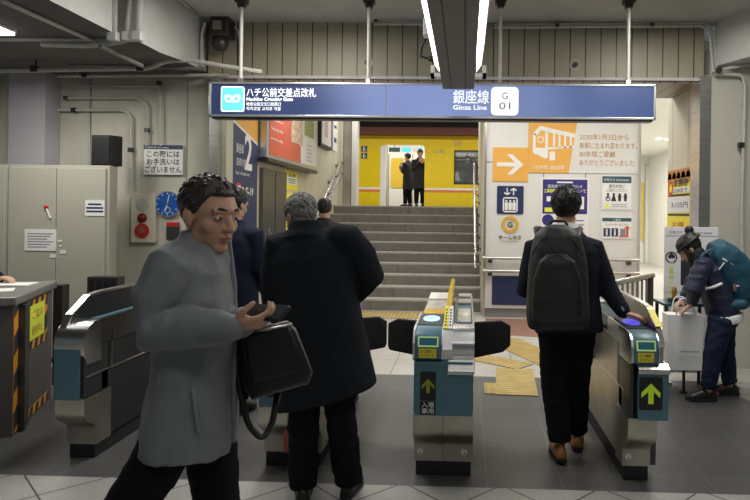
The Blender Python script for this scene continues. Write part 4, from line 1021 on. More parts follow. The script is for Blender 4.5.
# ================================================================== TICKET GATES
GF, GB = 3.56, 5.25
def ticket_gate(x0, x1, label, reader, guard, fx=None, box=None, number=None, arrow='arrow_lit', text=None, flaps=(), side=('steel_warm', 'steel_dark'), y0=GF, y1=GB, double=False, ic='ic_glow', body='steel_dark'):
    """reader: (xa, xb) of the raised card-reader half; guard: (x, which) tall thin guard; fx: foot span; box: teal box span"""
    fx = fx or (x0 + .005, x1 - .005); box = box or (x0 + .012, x1 - .012)
    r = empty('ticket_gate', ((x0 + x1) / 2, y0, 0), label, 'ticket gate', 'ticket gates')
    # foot with its S bend, front and rear plinth
    pr = [(y0 + .015, .40), (y0 + .012, .32), (y0 + .022, .285), (y0 + .05, .255), (y0 + .09, .232), (y0 + .122, .212), (y0 + .137, .18), (y0 + .14, .085), (y0 + .3, .085), (y0 + .3, .40)]
    xm = (fx[0] + fx[1]) / 2
    spans = [(fx[0], xm - .0015), (xm + .0015, fx[1])] if double else [fx]
    for i, (a, b) in enumerate(spans):
        m = MB(); m.prism_x(pr, a, b); ft = build('foot', m, 'steel_warm', r, smooth='auto')
        if number:
            fn = Frame((0, y0 + .139, 0), (1, 0, 0)); cx = a + .036 if i == 0 and number[i] != '4' else b - .05; m = MB(); fn.disc(m, cx, .14, .017, 0, .002, 20); nd = build('number_disc', m, 'white', ft)
            m = MB(); fn.text(m, number[i], cx, .127, .03, h=.003, align='CENTER'); build('lettering', m, 'ink', nd)
    m = MB(); m.box(fx[0] + .01, fx[1] - .01, y0 + .146, y1 - .1, 0, .085); build('plinth', m, 'rubber', r)
    # cabinet body
    m = MB(); m.box(x0 + .02, x1 - .02, y0 + .16, y1 - .02, .085, .80); build('body', m, body, r, bevel=.004)
    for i, xx in enumerate((x0 + .008, x1 - .008)):
        s = -1 if i == 0 else 1
        m = MB(); m.box(min(xx, xx - s * .014), max(xx, xx - s * .014), y0 + .20, y1 - .04, .10, .52); m.box(min(xx, xx - s * .014), max(xx, xx - s * .014), y0 + .28, y1 - .04, .53, .78); build('side_panel', m, side[i], r)
        m = MB(); m.box(min(xx, xx + s * .004), max(xx, xx + s * .004), y0 + .03, y1 - .05, .522, .530)
        m.box(min(xx, xx + s * .004), max(xx, xx + s * .004), y0 + .30, y0 + .306, .53, .78); build('side_seam', m, 'steel', r)
        m = MB(); m.box(min(xx, xx - s * .02), max(xx, xx - s * .02), y0 + .01, y0 + .27, .405, .70); build('side_door', m, body, r, bevel=.004)
    # teal front box with the arrow
    m = MB(); m.box(box[0], box[1], y0, y0 + .2, .395, .70); tb = build('front_box', m, 'teal', r, bevel=.004)
    ff = Frame((0, y0 - .0005, 0), (1, 0, 0))
    plain = reader is None
    if plain: reader = (box[0], x1 - .004)
    a, b = reader
    if double: a += .045; b -= .03
    else: a, b = box[0] + .005, box[1] - .035
    if plain:
        m = MB(); m.prism_x([(y0 + .03, .60), (y0 + .01, .66), (y0 + .0, .72), (y0 + .01, .78), (y0 + .045, .825), (y0 + .10, .85), (y0 + .18, .856), (y0 + .18, .60)], reader[0], reader[1]); build('bull_nose', m, 'steel_bright', r, smooth='auto')
        m = MB(); m.box(reader[0], reader[1] - .03, y0 + .18, y1 - .05, .70, .83); m.box(reader[0] + .07, reader[1] - .05, y0 + .25, y1 - .2, .83, .845); build('deck', m, 'teal', r)
        m = MB(); m.box(reader[1] - .03, reader[1], y0 + .18, y1 - .05, .70, .856); build('edge_rail', m, 'steel_dark', r)
    else: gate_reader(r, tb, ff, y0, y1, reader, a, b, arrow, text, double, ic, box)
    gate_rest(r, x0, x1, y0, y1, reader, guard, flaps, double, plain, box)
    return r
def gate_reader(r, tb, ff, y0, y1, reader, a, b, arrow, text, double, ic, box):
    m = MB(); ff.rrect(m, a, .48 if text else .455, b, .645 if text else .64, .012, -.002, .002); ap = build('arrow_panel', m, 'black', tb)
    cx, cz = (a + b) / 2, (.565 if text else .55); k = min(b - a, .14) * .40
    m = MB(); ff.poly(m, [(cx - k * .28, cz - k * 1.15), (cx + k * .28, cz - k * 1.15), (cx + k * .28, cz + .15 * k), (cx + k, cz - .5 * k), (cx + k, cz + .05 * k), (cx, cz + 1.05 * k), (cx - k, cz + .05 * k), (cx - k, cz - .5 * k), (cx - k * .28, cz + .15 * k)], .002, .003); build('arrow', m, arrow, ap)
    if text:
        m = MB(); ff.rect(m, a, .40, b, .475, -.002, .002); tp = build('text_panel', m, 'black', tb)
        m = MB()
        for i, t in enumerate(text): ff.text(m, t, cx, .444 - i * .035, .034, h=.003, align='CENTER', bold=.01, width=(b - a) * .78)
        build('lettering', m, 'white', tp)
    # raised reader half
    a, b = reader
    pr = [(y0 + .03, .70), (y0 + .004, .715), (y0, .75), (y0 + .004, .80), (y0 + .02, .842), (y0 + .055, .866), (y0 + .10, .874), (y0 + .14, .876), (y0 + .60, .876), (y0 + .60, .70)]
    m = MB(); m.prism_x(pr, a + .012, b - .002); rh = build('reader_housing', m, 'teal', r, bevel=.008, smooth='auto')
    m = MB(); m.prism_x([(y + (-.004 if y < y0 + .2 else 0), z + (.003 if z > .75 else 0)) for y, z in pr], a, a + .012); m.prism_x(pr, b - .002, b + .004); build('reader_rim', m, 'alu', rh)
    fs = Frame((0, y0 + .001, .783), (1, 0, 0), (0, .016, .056))    # slanted window above the label
    m = MB(); fs.rect(m, a + .03, .0, b - .02, .058, .002, .007); wf = build('window_frame', m, 'lit_frame', rh)
    m = MB(); fs.rect(m, a + .037, .008, b - .027, .050, .007, .009); build('window', m, 'screen', rh)
    m = MB(); ff.rect(m, a + .035, .722, b - .03, .775, .001, .004); lb = build('label', m, 'yellow', rh)
    m = MB(); ff.text(m, 'ＩＣ専用', a + .045, .752, .018, h=.0045, width=.06); ff.text(m, 'タッチして', a + .045, .730, .016, h=.0045, width=.075); build('lettering', m, 'ink', rh)
    # card plate
    m = MB(); m.hexa([(a + .02, y0 + .17, .876), (b - .008, y0 + .17, .876), (b - .008, y0 + .50, .876), (a + .02, y0 + .50, .876), (a + .02, y0 + .17, .880), (b - .008, y0 + .17, .880), (b - .008, y0 + .50, .892), (a + .02, y0 + .50, .892)]); cp = build('card_plate', m, 'black', r)
    up = Frame((0, y0 + .17, .881), (1, 0, 0), (0, .33, .012))
    m = MB(); up.oval(m, (a + b) / 2 + .006, .165, .052, .088, .0, .003); io = build('card_disc', m, ic, cp)
    m = MB(); up.text(m, 'IC', (a + b) / 2 + .006, .145, .05, h=.004, align='CENTER'); build('lettering', m, 'ic_blue', cp)
    # deck behind
    m = MB(); m.box(a + .012, b, y0 + .60, y1 - .06, .70, .868); build('rear_deck', m, 'pipe' if double else 'teal_dark', r, bevel=.004)
    if double: m = MB(); m.box(a + .02, b - .01, y0 + .62, y0 + .86, .868, .872); build('yellow_deck_label', m, 'yellow_clear', r)
    m = MB(); m.box(a + .012, b, y1 - .40, y1 - .04, .868, .882); build('rear_reader', m, 'white', r, bevel=.004)
def gate_rest(r, x0, x1, y0, y1, reader, guard, flaps, double, plain, box):
    a, b = reader
    # low half with the bull nose and front ledge
    c, d = (b + .004, x1) if double else (None, None)
    if double:
        pr = [(y0 + .05, .70), (y0 + .03, .73), (y0 + .02, .77), (y0 + .03, .81), (y0 + .06, .845), (y0 + .11, .866), (y0 + .17, .872), (y0 + .26, .872), (y0 + .26, .70)]
        m = MB(); m.prism_x(pr, c + .055, d - .004); build('bull_nose', m, 'steel_bright', r, smooth='auto')
        m = MB(); m.prism_x([(y0 - .025, .635), (y0 - .025, .655), (y0 + .02, .71), (y0 + .06, .71), (y0 + .06, .635)], c + .03, d - .002); build('front_ledge', m, 'steel_bright', r, bevel=.004)
        m = MB(); m.box(c + .055, d - .004, y0 + .26, y1 - .05, .70, .848); dk = build('deck', m, 'teal', r)
        m = MB(); m.box(c + .075, d - .02, y0 + .42, y0 + .95, .848, .862); build('tray', m, 'alu', dk, bevel=.006)
        m = MB(); m.ell((( c + d) / 2 + .025, y0 + .68, .862), (.04, .09, .008)); build('tray_hollow', m, 'white', dk, smooth=True)
        m = MB(); m.box(c + .07, d - .01, y1 - .5, y1 - .3, .848, .87); m.box(c + .07, d - .01, y1 - .22, y1 - .05, .848, .88); build('rear_block', m, 'steel', dk, bevel=.005)
        m = MB(); m.box(d - .012, d - .002, y0 + .2, y1 - .05, .80, .876); build('edge_rail', m, 'steel_bright', r, bevel=.003)
        # middle strip that carries the guard and its two labels
        m = MB(); m.prism_x([(y0 + .02, .70), (y0 + .0, .77), (y0 + .04, .84), (y0 + .09, .87), (y0 + .42, .955), (y0 + .42, .70)], c, c + .055); ms = build('middle_strip', m, 'steel_bright', r, smooth='auto')
        fl = Frame((0, y0 + .09, .872), (1, 0, 0), (0, .33, .085))
        m = MB(); fl.rect(m, c + .001, .0, c + .025, .33, .001, .003); build('yellow_label', m, 'yellow', ms)
        m = MB(); fl.rect(m, c + .028, .0, c + .052, .33, .001, .003); build('white_label', m, 'white', ms)
        m = MB(); [fl.rect(m, c + q, .03 + .045 * j, c + q + .011, .055 + .045 * j, .003, .004) for j in range(6) for q in (.007, .034)]; build('label_print', m, 'ink', ms)
    elif not plain:
        m = MB(); m.prism_x([(y0 - .02, .66), (y0 - .02, .685), (y0 + .02, .71), (y0 + .25, .71), (y0 + .25, .66)], box[0] - .005, box[1] + .002); sl = build('front_ledge', m, 'steel_bright', r, bevel=.004)
        m = MB(); fz = Frame((0, y0 + .0, .7105), (1, 0, 0), (0, 1, 0)); fz.rect(m, box[1] - .15, .03, box[1] - .05, .13, 0, .002); sk = build('sticker', m, 'yellow', sl)
        m = MB(); fz.poly(m, [(box[1] - .14, .05), (box[1] - .10, .075), (box[1] - .06, .05), (box[1] - .06, .11), (box[1] - .10, .085), (box[1] - .14, .11)], .002, .003); build('sticker_mark', m, 'ink', sl)
        m = MB(); m.box(x0 + .02, x1 - .02, y0 + .25, y1 - .05, .70, .85); build('deck', m, 'teal_dark', r)
    # guards
    for gx, mk, top, th in guard:
        pg = [(y0 + .04, .70), (y0 + .04, .80), (y0 + .10, .88), (y0 + .28, top - .01), (y0 + .40, top), (y1 - .06, top), (y1 - .02, top - .04), (y1 - .02, .70)]
        if double: pg = [(y0 + .42, .80), (y0 + .42, .955), (y0 + .55, top), (y1 - .06, top), (y1 - .02, top - .04), (y1 - .02, .80)]
        m = MB(); m.prism_x(pg, gx - th / 2, gx + th / 2); g = build('guard_panel', m, mk, r)
        if not double:
            m = MB(); pts = [(y, z) for y, z in pg[1:7]]
            m.rings([[(gx - th / 2 - .006, y, z), (gx + th / 2 + .006, y, z), (gx + th / 2 + .006, y - .004, z + .014), (gx - th / 2 - .006, y - .004, z + .014)] for y, z in pts]); build('guard_rim', m, 'steel_bright', r)
    # flaps
    for s, L, taper in flaps:
        xa = (x0 if s < 0 else x1) + s * .005; y = y0 + 1.18
        m = MB(); m.prism_y([(xa, .72), (xa + s * L * .75, .735), (xa + s * L, .70), (xa + s * L, .55 if taper else .53), (xa + s * L * (.8 if taper else .96), .50), (xa, .45)], y, y + .035); build('flap', m, 'black_matt', r, bevel=.008)
        m = MB(); m.cyl((xa - s * .01, y + .017, .42), (xa - s * .01, y + .017, .76), .018, 10); build('flap_hinge', m, 'steel_dark', r)
cx0, cx1 = ground(412, 478).x, ground(474, 478).x
cx0, cx1 = at(412, 400, GF).x, at(474.5, 400, GF).x
g = ticket_gate(cx0, cx1, 'ticket gate with the dim up arrow and entry-only panel between the lanes', (cx0, cx0 + .165), [(cx0 + .195, 'acrylic_yellow', 1.0, .03)], number='24', arrow='arrow_dim', text=('入場', '専用'), flaps=((-1, .28, False), (1, .28, True)), double=True, side=('steel_dark', 'steel_dark'))
gx0 = at(624, 440, GF + .1).x
rx1 = at(669, 390, GF).x
g = ticket_gate(gx0, rx1, 'ticket gate with the bright green arrow touched by the backpack wearer', (gx0 + .01, gx0 + .165), [(rx1 - .03, 'steel_warm', .985, .02)], fx=(gx0, at(652, 460, GF + .1).x), box=(at(640, 390, GF).x - .01, rx1), number='1', arrow='arrow_lit', flaps=((-1, .26, True),), side=('steel_warm', 'steel_dark'), ic='ic_blue')
fl_ = Frame((0, GF + .10, .90), (1, 0, 0), (0, .2, .09))
m = MB(); fl_.rect(m, rx1 - .05, .0, rx1 - .012, .22, .004, .008); build('guard_label', m, 'yellow', g)
lx1 = at(84, 380, GF + .12).x; lx0 = at(53, 380, GF + .12).x
g = ticket_gate(lx0, lx1, 'ticket gate with dark shiny flank and blue front beside the booth', None, [(lx0 + .03, 'black', .985, .03)], box=(lx0 + .002, lx1 - .03), y0=GF + .12, y1=5.5, side=('steel_dark', 'black_matt'), body='black_matt')
ox1 = at(318, 440, GF + .1).x
g = ticket_gate(ox1 - .36, ox1, 'ticket gate hidden behind the man in the long black coat', (ox1 - .36, ox1 - .195), [(ox1 - .165, 'acrylic_yellow', 1.0, .03)], y0=GF + .08, arrow='arrow_dim', flaps=((-1, .3, True), (1, .245, False)), double=True, side=('steel_dark', 'steel_warm'))
p, q = at(279, 407, GF + .07), at(288.5, 460, GF + .07)
m = MB(); m.box(p.x, q.x, GF + .17, GF + .182, max(q.z, .1), .40); build('red_label', m, 'poster_red', g)

# ================================================================== AROUND THE GATES
# low partition beyond the gates
px_ = -2.08
pt = empty('partition', (px_, 5.9, 0), 'low beige partition with a dark handrail behind the man in grey', 'partition')
m = MB(); m.box(px_ - .05, px_, 5.62, 6.42, 0.02, .80); build('panel', m, 'cabinet', pt, bevel=.004)
m = MB(); m.box(px_ - .075, px_ + .02, 5.58, 6.45, .80, .845); build('handrail', m, 'steel_dark', pt, bevel=.01)
# booth counter with the hazard tape
b0, b1 = ground(12, 437), ground(51, 397)
n_ = Vector((b1.x - b0.x, b1.y - b0.y, 0)); L = n_.length; n_.normalize(); back = Vector((-n_.y, n_.x, 0))
bt = empty('booth_counter', (b0 + b1) / 2 + back * .4, 'grey attendant counter edged with black and orange hazard tape', 'counter')
zt_ = .945; zt_booth = zt_
def bpt(a, c, z): return b0 + n_ * a + back * c + Vector((0, 0, z))
def slab(a0, a1, c0, c1, z0, z1): return [bpt(a0, c0, z0), bpt(a1, c0, z0), bpt(a1, c1, z0), bpt(a0, c1, z0), bpt(a0, c0, z1), bpt(a1, c0, z1), bpt(a1, c1, z1), bpt(a0, c1, z1)]
m = MB(); m.hexa(slab(0, L, 0, .9, 0, zt_ - .06)); build('body', m, 'counter_grey', bt)
m = MB(); m.hexa(slab(-.05, L + .03, -.03, .95, zt_ - .06, zt_)); build('worktop', m, 'counter_top', bt, bevel=.012)
fb = Frame(bpt(0, 0, 0), n_)
def hazard(a0, z0, a1, z1, name='hazard_tape', diag=True):
    m = MB(); fb.rect(m, a0, z0, a1, z1, .001, .005); tp = build(name, m, 'hazard_orange', bt)
    m = MB(); n = int(max(a1 - a0, z1 - z0) / .09) + 1
    vert = (z1 - z0) > (a1 - a0)
    for k in range(n):
        s = k * (.26 if vert else .14)
        if vert:
            lo, hi = z0 + s, min(z0 + s + .13, z1 - .001)
            if hi - lo > .01: fb.poly(m, [(a0, lo), (a1, min(lo + .05, z1)), (a1, min(hi + .05, z1)), (a0, hi)], .005, .007)
        else:
            lo, hi = a0 + s, min(a0 + s + .07, a1 - .001)
            if hi - lo > .01: fb.poly(m, [(lo, z0), (hi, z0), (min(hi + .03, a1), z1), (min(lo + .03, a1), z1)], .005, .007)
    build('black_stripe', m, 'ink', tp)
hazard(.0, .02, .085, zt_ - .08); hazard(.24, .02, .31, zt_ - .08); hazard(.31, zt_ - .16, L - .16, zt_ - .08); hazard(.31, zt_ - .44, L - .16, zt_ - .38); hazard(L - .24, zt_ - .38, L - .16, zt_ - .16); hazard(.35, .02, .85, .08)
m = MB(); fb.rect(m, .09, .02, .19, zt_ - .07, 0, .045); build('dark_post', m, 'steel_dark', bt, bevel=.004)
m = MB(); fb.rect(m, .33, zt_ - .37, L - .26, zt_ - .12, .006, .010); nb = build('yellow_notice', m, 'yellow_green', bt)
m = MB(); w_ = L - .59; fb.text(m, 'ご案内', .33 + w_ / 2, zt_ - .22, .075, h=.011, align='CENTER', width=w_ * .7); fb.text(m, '使用中止', .33 + w_ / 2, zt_ - .335, .075, h=.011, align='CENTER', width=w_ * .75); build('lettering', m, 'brown_ink', nb)
for i, (a, c, rot, lb) in enumerate(((.35, .25, .2, 'white paper sheet on the booth counter by the hand'), (.72, .22, -.15, 'white paper sheet near the far end of the booth counter'), (.08, .56, .5, 'open white booklet on the near end of the booth counter'))):
    m = MB(); m.box(-.105, .105, -.148, .148, 0, .003 + .004 * i); o = build('paper_sheet', m, 'paper', label=lb, cat='paper', org=(0, 0, 0)); o.location = bpt(a, c, zt_ + .001); o.rotation_euler = (0, 0, math.atan2(n_.y, n_.x) + rot)
# dark post beside the counter
p, q = at(53, 285, 5.35), at(62, 320, 5.35)
m = MB(); m.box(p.x, q.x, 5.35, 5.45, 0, p.z); ps_ = build('post', m, 'steel_dark', label='short dark post between the booth counter and the ticket gate', cat='post', bevel=.005)

# oblique barrier of steel bars behind the gate
e0 = Vector((1.2, 5.42, 0)); e1 = at(650, 300, 6.25); e1.z = 0
bar = empty('barrier_railing', e1, 'steel railing of upright flat bars running from the gate to the wall', 'railing')
dv = (e1 - e0); LB = dv.length; u_ = dv.normalized(); zt_b = at(650, 276, 6.25).z
m = MB(); m.tube([e0 + Vector((0, 0, zt_b)), e1 + u_ * .06 + Vector((0, 0, zt_b))], .028, 12, True); build('top_rail', m, 'steel_bright', bar, smooth=True)
m = MB(); m.tube([e0 + Vector((0, 0, .12)), e1 + Vector((0, 0, .12))], .018, 10); build('bottom_rail', m, 'steel', bar, smooth=True)
nb_ = 9; w2 = Vector((-u_.y, u_.x, 0))
for k in range(nb_):
    c = e0 + u_ * (LB * (k + .15) / nb_); hw = u_ * .016; tw = w2 * .006
    m = MB(); m.hexa([c - hw - tw + Vector((0, 0, .12)), c + hw - tw + Vector((0, 0, .12)), c + hw + tw + Vector((0, 0, .12)), c - hw + tw + Vector((0, 0, .12)), c - hw - tw + Vector((0, 0, zt_b)), c + hw - tw + Vector((0, 0, zt_b)), c + hw + tw + Vector((0, 0, zt_b)), c - hw + tw + Vector((0, 0, zt_b))]); build('bar', m, 'steel', bar)
m = MB(); m.cyl(e1, e1 + Vector((0, 0, zt_b)), .032, 14); build('end_post', m, 'steel_dark', bar, smooth='auto')
# thin wall rails in the corridor
for i, (py, lb) in enumerate(((271, 'upper dark rail on the far corridor wall'), (287, 'lower dark rail on the far corridor wall'))):
    a = at(650, py, 20.2); b = at(672, py - .3, 20.2); m = MB(); m.cyl(a, b, .06, 10); m.box(a.x + .1, a.x + .16, 20.2, 20.4, a.z - .03, a.z + .03); build('corridor_rail', m, 'steel_dark', label=lb, cat='rail')
# stamp table and information board
BD = 5.95
f, w, h = front(665, 228, 717, 372, BD)
ib = empty('information_board', f.p(w / 2, 0, 0) * Vector((1, 1, 0)) if False else Vector((f.p(w / 2, 0, 0).x, BD, 0)), 'white printed stamp board behind the woman with the teal rucksack', 'board')
m = MB(); f.rect(m, 0, 0, w, h, -.03, 0); build('panel', m, 'poster_white', ib, bevel=.003)
m = MB(); f.rect(m, 0, -f.o.z, .03, 0.02, -.03, 0); f.rect(m, w - .03, -f.o.z, w, .02, -.03, 0); f.rect(m, 0, -f.o.z, .03, -f.o.z + .02, -.2, .15); f.rect(m, w - .03, -f.o.z, w, -f.o.z + .02, -.2, .15); build('stand', m, 'steel', ib)
m = MB(); f.text(m, '記念スタンプ台 Station stamp', w * .08, h - .06, .03, width=w * .8); f.rect(m, 0.0, h - .085, w, h - .08, 0, .002); f.rect(m, 0, h * .55, w, h * .553, 0, .002)
for i in range(3): f.rect(m, w * .62, h * (.62 + .06 * i), w * .92, h * (.63 + .06 * i), 0, .002)
build('lettering', m, 'ink_grey', ib)
m = MB(); f.ring(m, w * .12, h * .79, .055, .012, 0, .002); f.poly(m, [(w*.06, h*.80), (w*.12, h*.825), (w*.19, h*.80), (w*.19, h*.785), (w*.06, h*.785)], 0, .003); f.poly(m, [(w*.3, h*.60), (w*.55, h*.60), (w*.55, h*.84), (w*.3, h*.84)], 0, .001); build('seal_mark', m, 'ink', ib)
m = MB()
for i, t in enumerate('ご自由にどうぞ'): f.text(m, t, w * .12, h * .73 - i * .055, .05, align='CENTER', bold=.02)
build('column_lettering', m, 'yellow_green', ib)
TY0, TY1 = 5.55, 5.88
a, b = at(664, 306, TY0).x, at(716, 306, TY0).x; zt2 = at(690, 304, TY0).z
stb = empty('stamp_table', ((a + b) / 2, (TY0 + TY1) / 2, 0), 'small table with a glass top at which the woman stamps', 'table')
m = MB(); m.box(a, b, TY0, TY1, zt2 - .025, zt2); build('table_top', m, 'teal_dark', stb, bevel=.005)
for xx, yy in ((a + .03, TY0 + .03), (b - .03, TY0 + .03), (a + .03, TY1 - .03), (b - .03, TY1 - .03)):
    m = MB(); m.cyl((xx, yy, 0), (xx, yy, zt2 - .025), .016, 10); build('leg', m, 'steel_dark', stb, smooth='auto')
c = at(674, 297, 5.68)
rs_ = empty('rubber_stamp', (c.x, 5.68, zt2), 'wooden handled rubber stamp on the small stamp table', 'stamp')
m = MB(); m.box(c.x - .045, c.x + .045, 5.64, 5.72, zt2, zt2 + .03); build('base', m, 'ink', rs_, bevel=.004)
m = MB(); m.loft([(c.x, 5.68, zt2 + .03), (c.x, 5.68, zt2 + .05), (c.x, 5.68, zt2 + .09), (c.x, 5.68, zt2 + .12), (c.x, 5.68, zt2 + .135)], (1, 0, 0), [(.025, .025), (.017, .017), (.024, .024), (.022, .022), (.01, .01)], 14, 2); build('handle', m, 'wood', rs_, smooth=True)
# thin floor stand leg of a queue post by the shopping bag
c = ground(683.5, 393)
qs = empty('floor_stand', (c.x, c.y, 0), 'thin dark upright stand beside the white paper bag', 'stand')
m = MB(); m.cyl((c.x, c.y, 0.012), (c.x, c.y, .66), .013, 10); build('pole', m, 'steel_dark', qs, smooth='auto')
m = MB(); m.cyl((c.x, c.y, 0), (c.x, c.y, .014), .035, 16); build('foot', m, 'rubber', qs)
m = MB(); m.box(c.x - .02, c.x + .02, c.y - .02, c.y + .06, .64, .67); build('top_hook', m, 'steel_dark', qs)
# yellow poster on the return wall
y_f, y_n = onx(667.5, 200, RX - .012).y, onx(690.5, 200, RX - .012).y
zb_, zt_y = onx(680, 235, RX - .012).z, onx(680, 169, RX - .012).z
f = Frame((RX - .012, y_f, zb_), (0, -1, 0)); w, h = y_f - y_n, zt_y - zb_
yp = empty('wall_poster', f.p(w / 2, 0, 0), 'yellow poster with brown scalloped top beside the stainless jamb', 'poster')
m = MB(); f.rect(m, 0, 0, w, h, -.01, 0); build('sheet', m, 'yellow', yp)
m = MB(); f.rect(m, 0, h * .86, w, h, 0, .002); [f.disc(m, w * (.1 + .2 * k), h * .87, w * .09, 0, .002, 16) for k in range(5)]; build('brown_valance', m, 'brown_ink', yp)
m = MB(); f.rect(m, w * .04, h * .34, w * .96, h * .58, 0, .002); f.rect(m, w * .25, h * .64, w * .95, h * .72, 0, .002); build('white_band', m, 'poster_white', yp)
m = MB(); f.text(m, '定期券', w * .3, h * .75, h * .12, h=.003, width=w * .62, bold=.02); f.text(m, '2/28まで', w * .28, h * .65, h * .07, h=.003, width=w * .6); f.rect(m, w * .04, h * .59, w * .96, h * .62, .0, .003); f.rect(m, w * .04, h * .29, w * .96, h * .32, 0, .003); f.text(m, '3,125円', w * .2, h * .42, h * .1, h=.003, width=w * .7); build('lettering', m, 'ink', yp)
m = MB(); f.ring(m, w * .15, h * .72, w * .12, w * .05, .002, .004, 20); build('red_ring', m, 'red', yp)
m = MB(); f.text(m, 'お得', w * .25, h * .1, h * .12, h=.003, width=w * .5); build('red_lettering', m, 'red', yp)

# ================================================================== PEOPLE
class Fig:
    """a standing place, the way the body faces and a height factor (1 = 1.70 m)"""
    def __init__(s, base, face, k=1.0):
        s.b = Vector((base[0], base[1], base[2] if len(base) > 2 else 0)); a = R(face)
        s.f = Vector((math.cos(a), math.sin(a), 0)); s.r = Vector((s.f.y, -s.f.x, 0)); s.k = k; s.u = Vector((0, 0, 1))
    def p(s, r, f, z): return s.b + (s.r * r + s.f * f + s.u * z) * s.k
    def v(s, r, f, z): return s.r * r + s.f * f + s.u * z
def head_frame(F, yaw, pitch, roll=0):
    """yaw to the person's left, pitch down, roll towards the right shoulder"""
    base = Matrix((F.r, F.f, F.u)).transposed()
    return base @ Matrix.Rotation(R(yaw), 3, 'Z') @ Matrix.Rotation(R(-pitch), 3, 'X') @ Matrix.Rotation(R(roll), 3, 'Y')
def add_head(mb, c, HM, k):
    def P(r, f, u): return c + HM @ Vector((r, f, u)) * k
    E_ = lambda r, f, u, rad: mb.ell(P(r, f, u), tuple(x * k for x in rad), HM, 24, 16)
    E_(0, -.008, .030, (.074, .094, .090)); E_(0, .026, -.035, (.060, .066, .086)); E_(0, .030, .02, (.062, .068, .062))
    E_(0, .062, -.098, (.027, .026, .022)); E_(-.036, .05, -.03, (.028, .032, .03)); E_(.036, .05, -.03, (.028, .032, .03))
    E_(-.044, .01, -.072, (.018, .034, .028)); E_(.044, .01, -.072, (.018, .034, .028))
    mb.tube([P(-.042, .080, .022), P(0, .092, .024), P(.042, .080, .022)], [.011 * k, .012 * k, .011 * k], 10, True)
    mb.tube([P(0, .088, .012), P(0, .106, -.022), P(0, .110, -.034)], [.009 * k, .012 * k, .014 * k], 10, True)
    for s in (-1, 1):
        E_(s * .012, .098, -.036, (.009, .012, .008))
        mb.ell(P(s * .077, -.006, -.006), (.010 * k, .020 * k, .031 * k), HM @ Matrix.Rotation(R(s * 18), 3, 'Z'), 14, 10)
        mb.ell(P(s * .074, .000, -.030), (.009 * k, .011 * k, .011 * k), HM, 10, 8)
    E_(0, .088, -.062, (.024, .012, .0075)); E_(0, .087, -.074, (.020, .011, .0075))
def add_face(root, c, HM, k, brow='hair_dark', lip='lip'):
    def P(r, f, u): return c + HM @ Vector((r, f, u)) * k
    for s in (-1, 1):
        m = MB(); m.ell(P(s * .031, .083, .0), (.0135 * k, .010 * k, .007 * k), HM, 16, 10); e = build('eye', m, 'eye_white', root, smooth=True)
        m = MB(); m.ell(P(s * .031, .0915, -.0005), (.0055 * k, .003 * k, .0055 * k), HM, 12, 8); build('iris', m, 'black', e, smooth=True)
        m = MB(); m.tube([P(s * .047, .080, .002), P(s * .031, .090, .0075), P(s * .015, .086, .003)], [.003 * k, .004 * k, .003 * k], 8, True); build('eyelid', m, 'skin', e, smooth=True)
        m = MB(); m.tube([P(s * .052, .077, .022), P(s * .032, .092, .030), P(s * .014, .096, .025)], [.003 * k, .0055 * k, .004 * k], 8, True); build('eyebrow', m, brow, root, smooth=True)
    m = MB(); m.ell(P(0, .0955, -.0625), (.021 * k, .007 * k, .004 * k), HM, 14, 8); m.ell(P(0, .0945, -.0725), (.017 * k, .007 * k, .0045 * k), HM, 14, 8); build('mouth', m, lip, root, smooth=True)
def add_hair(root, c, HM, k, m_, rough=.006, low=-.07, name='hair', front_u=.070, thick=1.0, seed=0, tufts=0):
    bm = bmesh.new(); bmesh.ops.create_uvsphere(bm, u_segments=72, v_segments=48, radius=1)
    for v in bm.verts:
        n = v.co.normalized(); q = Vector((n.x * .083 * thick, n.y * .104 * thick - .012, n.z * .100 * thick + .030))
        f, u = q.y, q.z
        if f > .062: lim = front_u
        elif f > .0: lim = -.012 + (front_u + .012) * (f / .062) ** 1.6
        elif f > -.030: lim = -.012 + (low * .75 + .012) * (-f / .030)
        else: lim = low
        t = max(0, min(1, (u - lim) / .012 + .5))
        d = noise.noise(Vector((n.x * 9, n.y * 9, n.z * 5)) + Vector((seed, 0, 0))) + .7 * noise.noise(Vector((n.x * 26, n.y * 26, n.z * 10)) + Vector((seed, 3, 0)))
        sc = (1 + d * rough / .09) * t + .74 * (1 - t)
        q = Vector((q.x * sc, (q.y + .012) * sc - .012, (q.z - .03) * sc + .03))
        v.co = c + HM @ q * k
    mb = MB(); mb.bm.free(); mb.bm = bm
    rnd = random.Random(seed + 1)
    for i in range(tufts):
        a = rnd.uniform(0, 2 * PI); z = rnd.uniform(.0, .98); n = Vector((math.cos(a) * math.sqrt(1 - z * z), math.sin(a) * math.sqrt(1 - z * z), z))
        if n.y > .4 and z < .55: continue
        q = Vector((n.x * .083 * thick, n.y * .104 * thick - .012, n.z * .1 * thick + .03)); t_ = Vector((n.x * .3 + rnd.uniform(-.6, .6), n.y * .3 + rnd.uniform(-.6, .3), -.6 + rnd.uniform(-.3, .3))); t_ = (t_ - n * t_.dot(n)).normalized()
        if q.z + t_.z * .03 < (.02 if q.y > -.03 else low + .02): continue
        a0 = q - n * .004; a1 = q + (n * .0035 + t_ * .014); a2 = q + (n * .001 + t_ * .030)
        mb.tube([c + HM @ a0 * k, c + HM @ a1 * k, c + HM @ a2 * k], [.005 * k, .0042 * k, .001 * k], 5)
    return build(name, mb, m_, root, smooth=True)
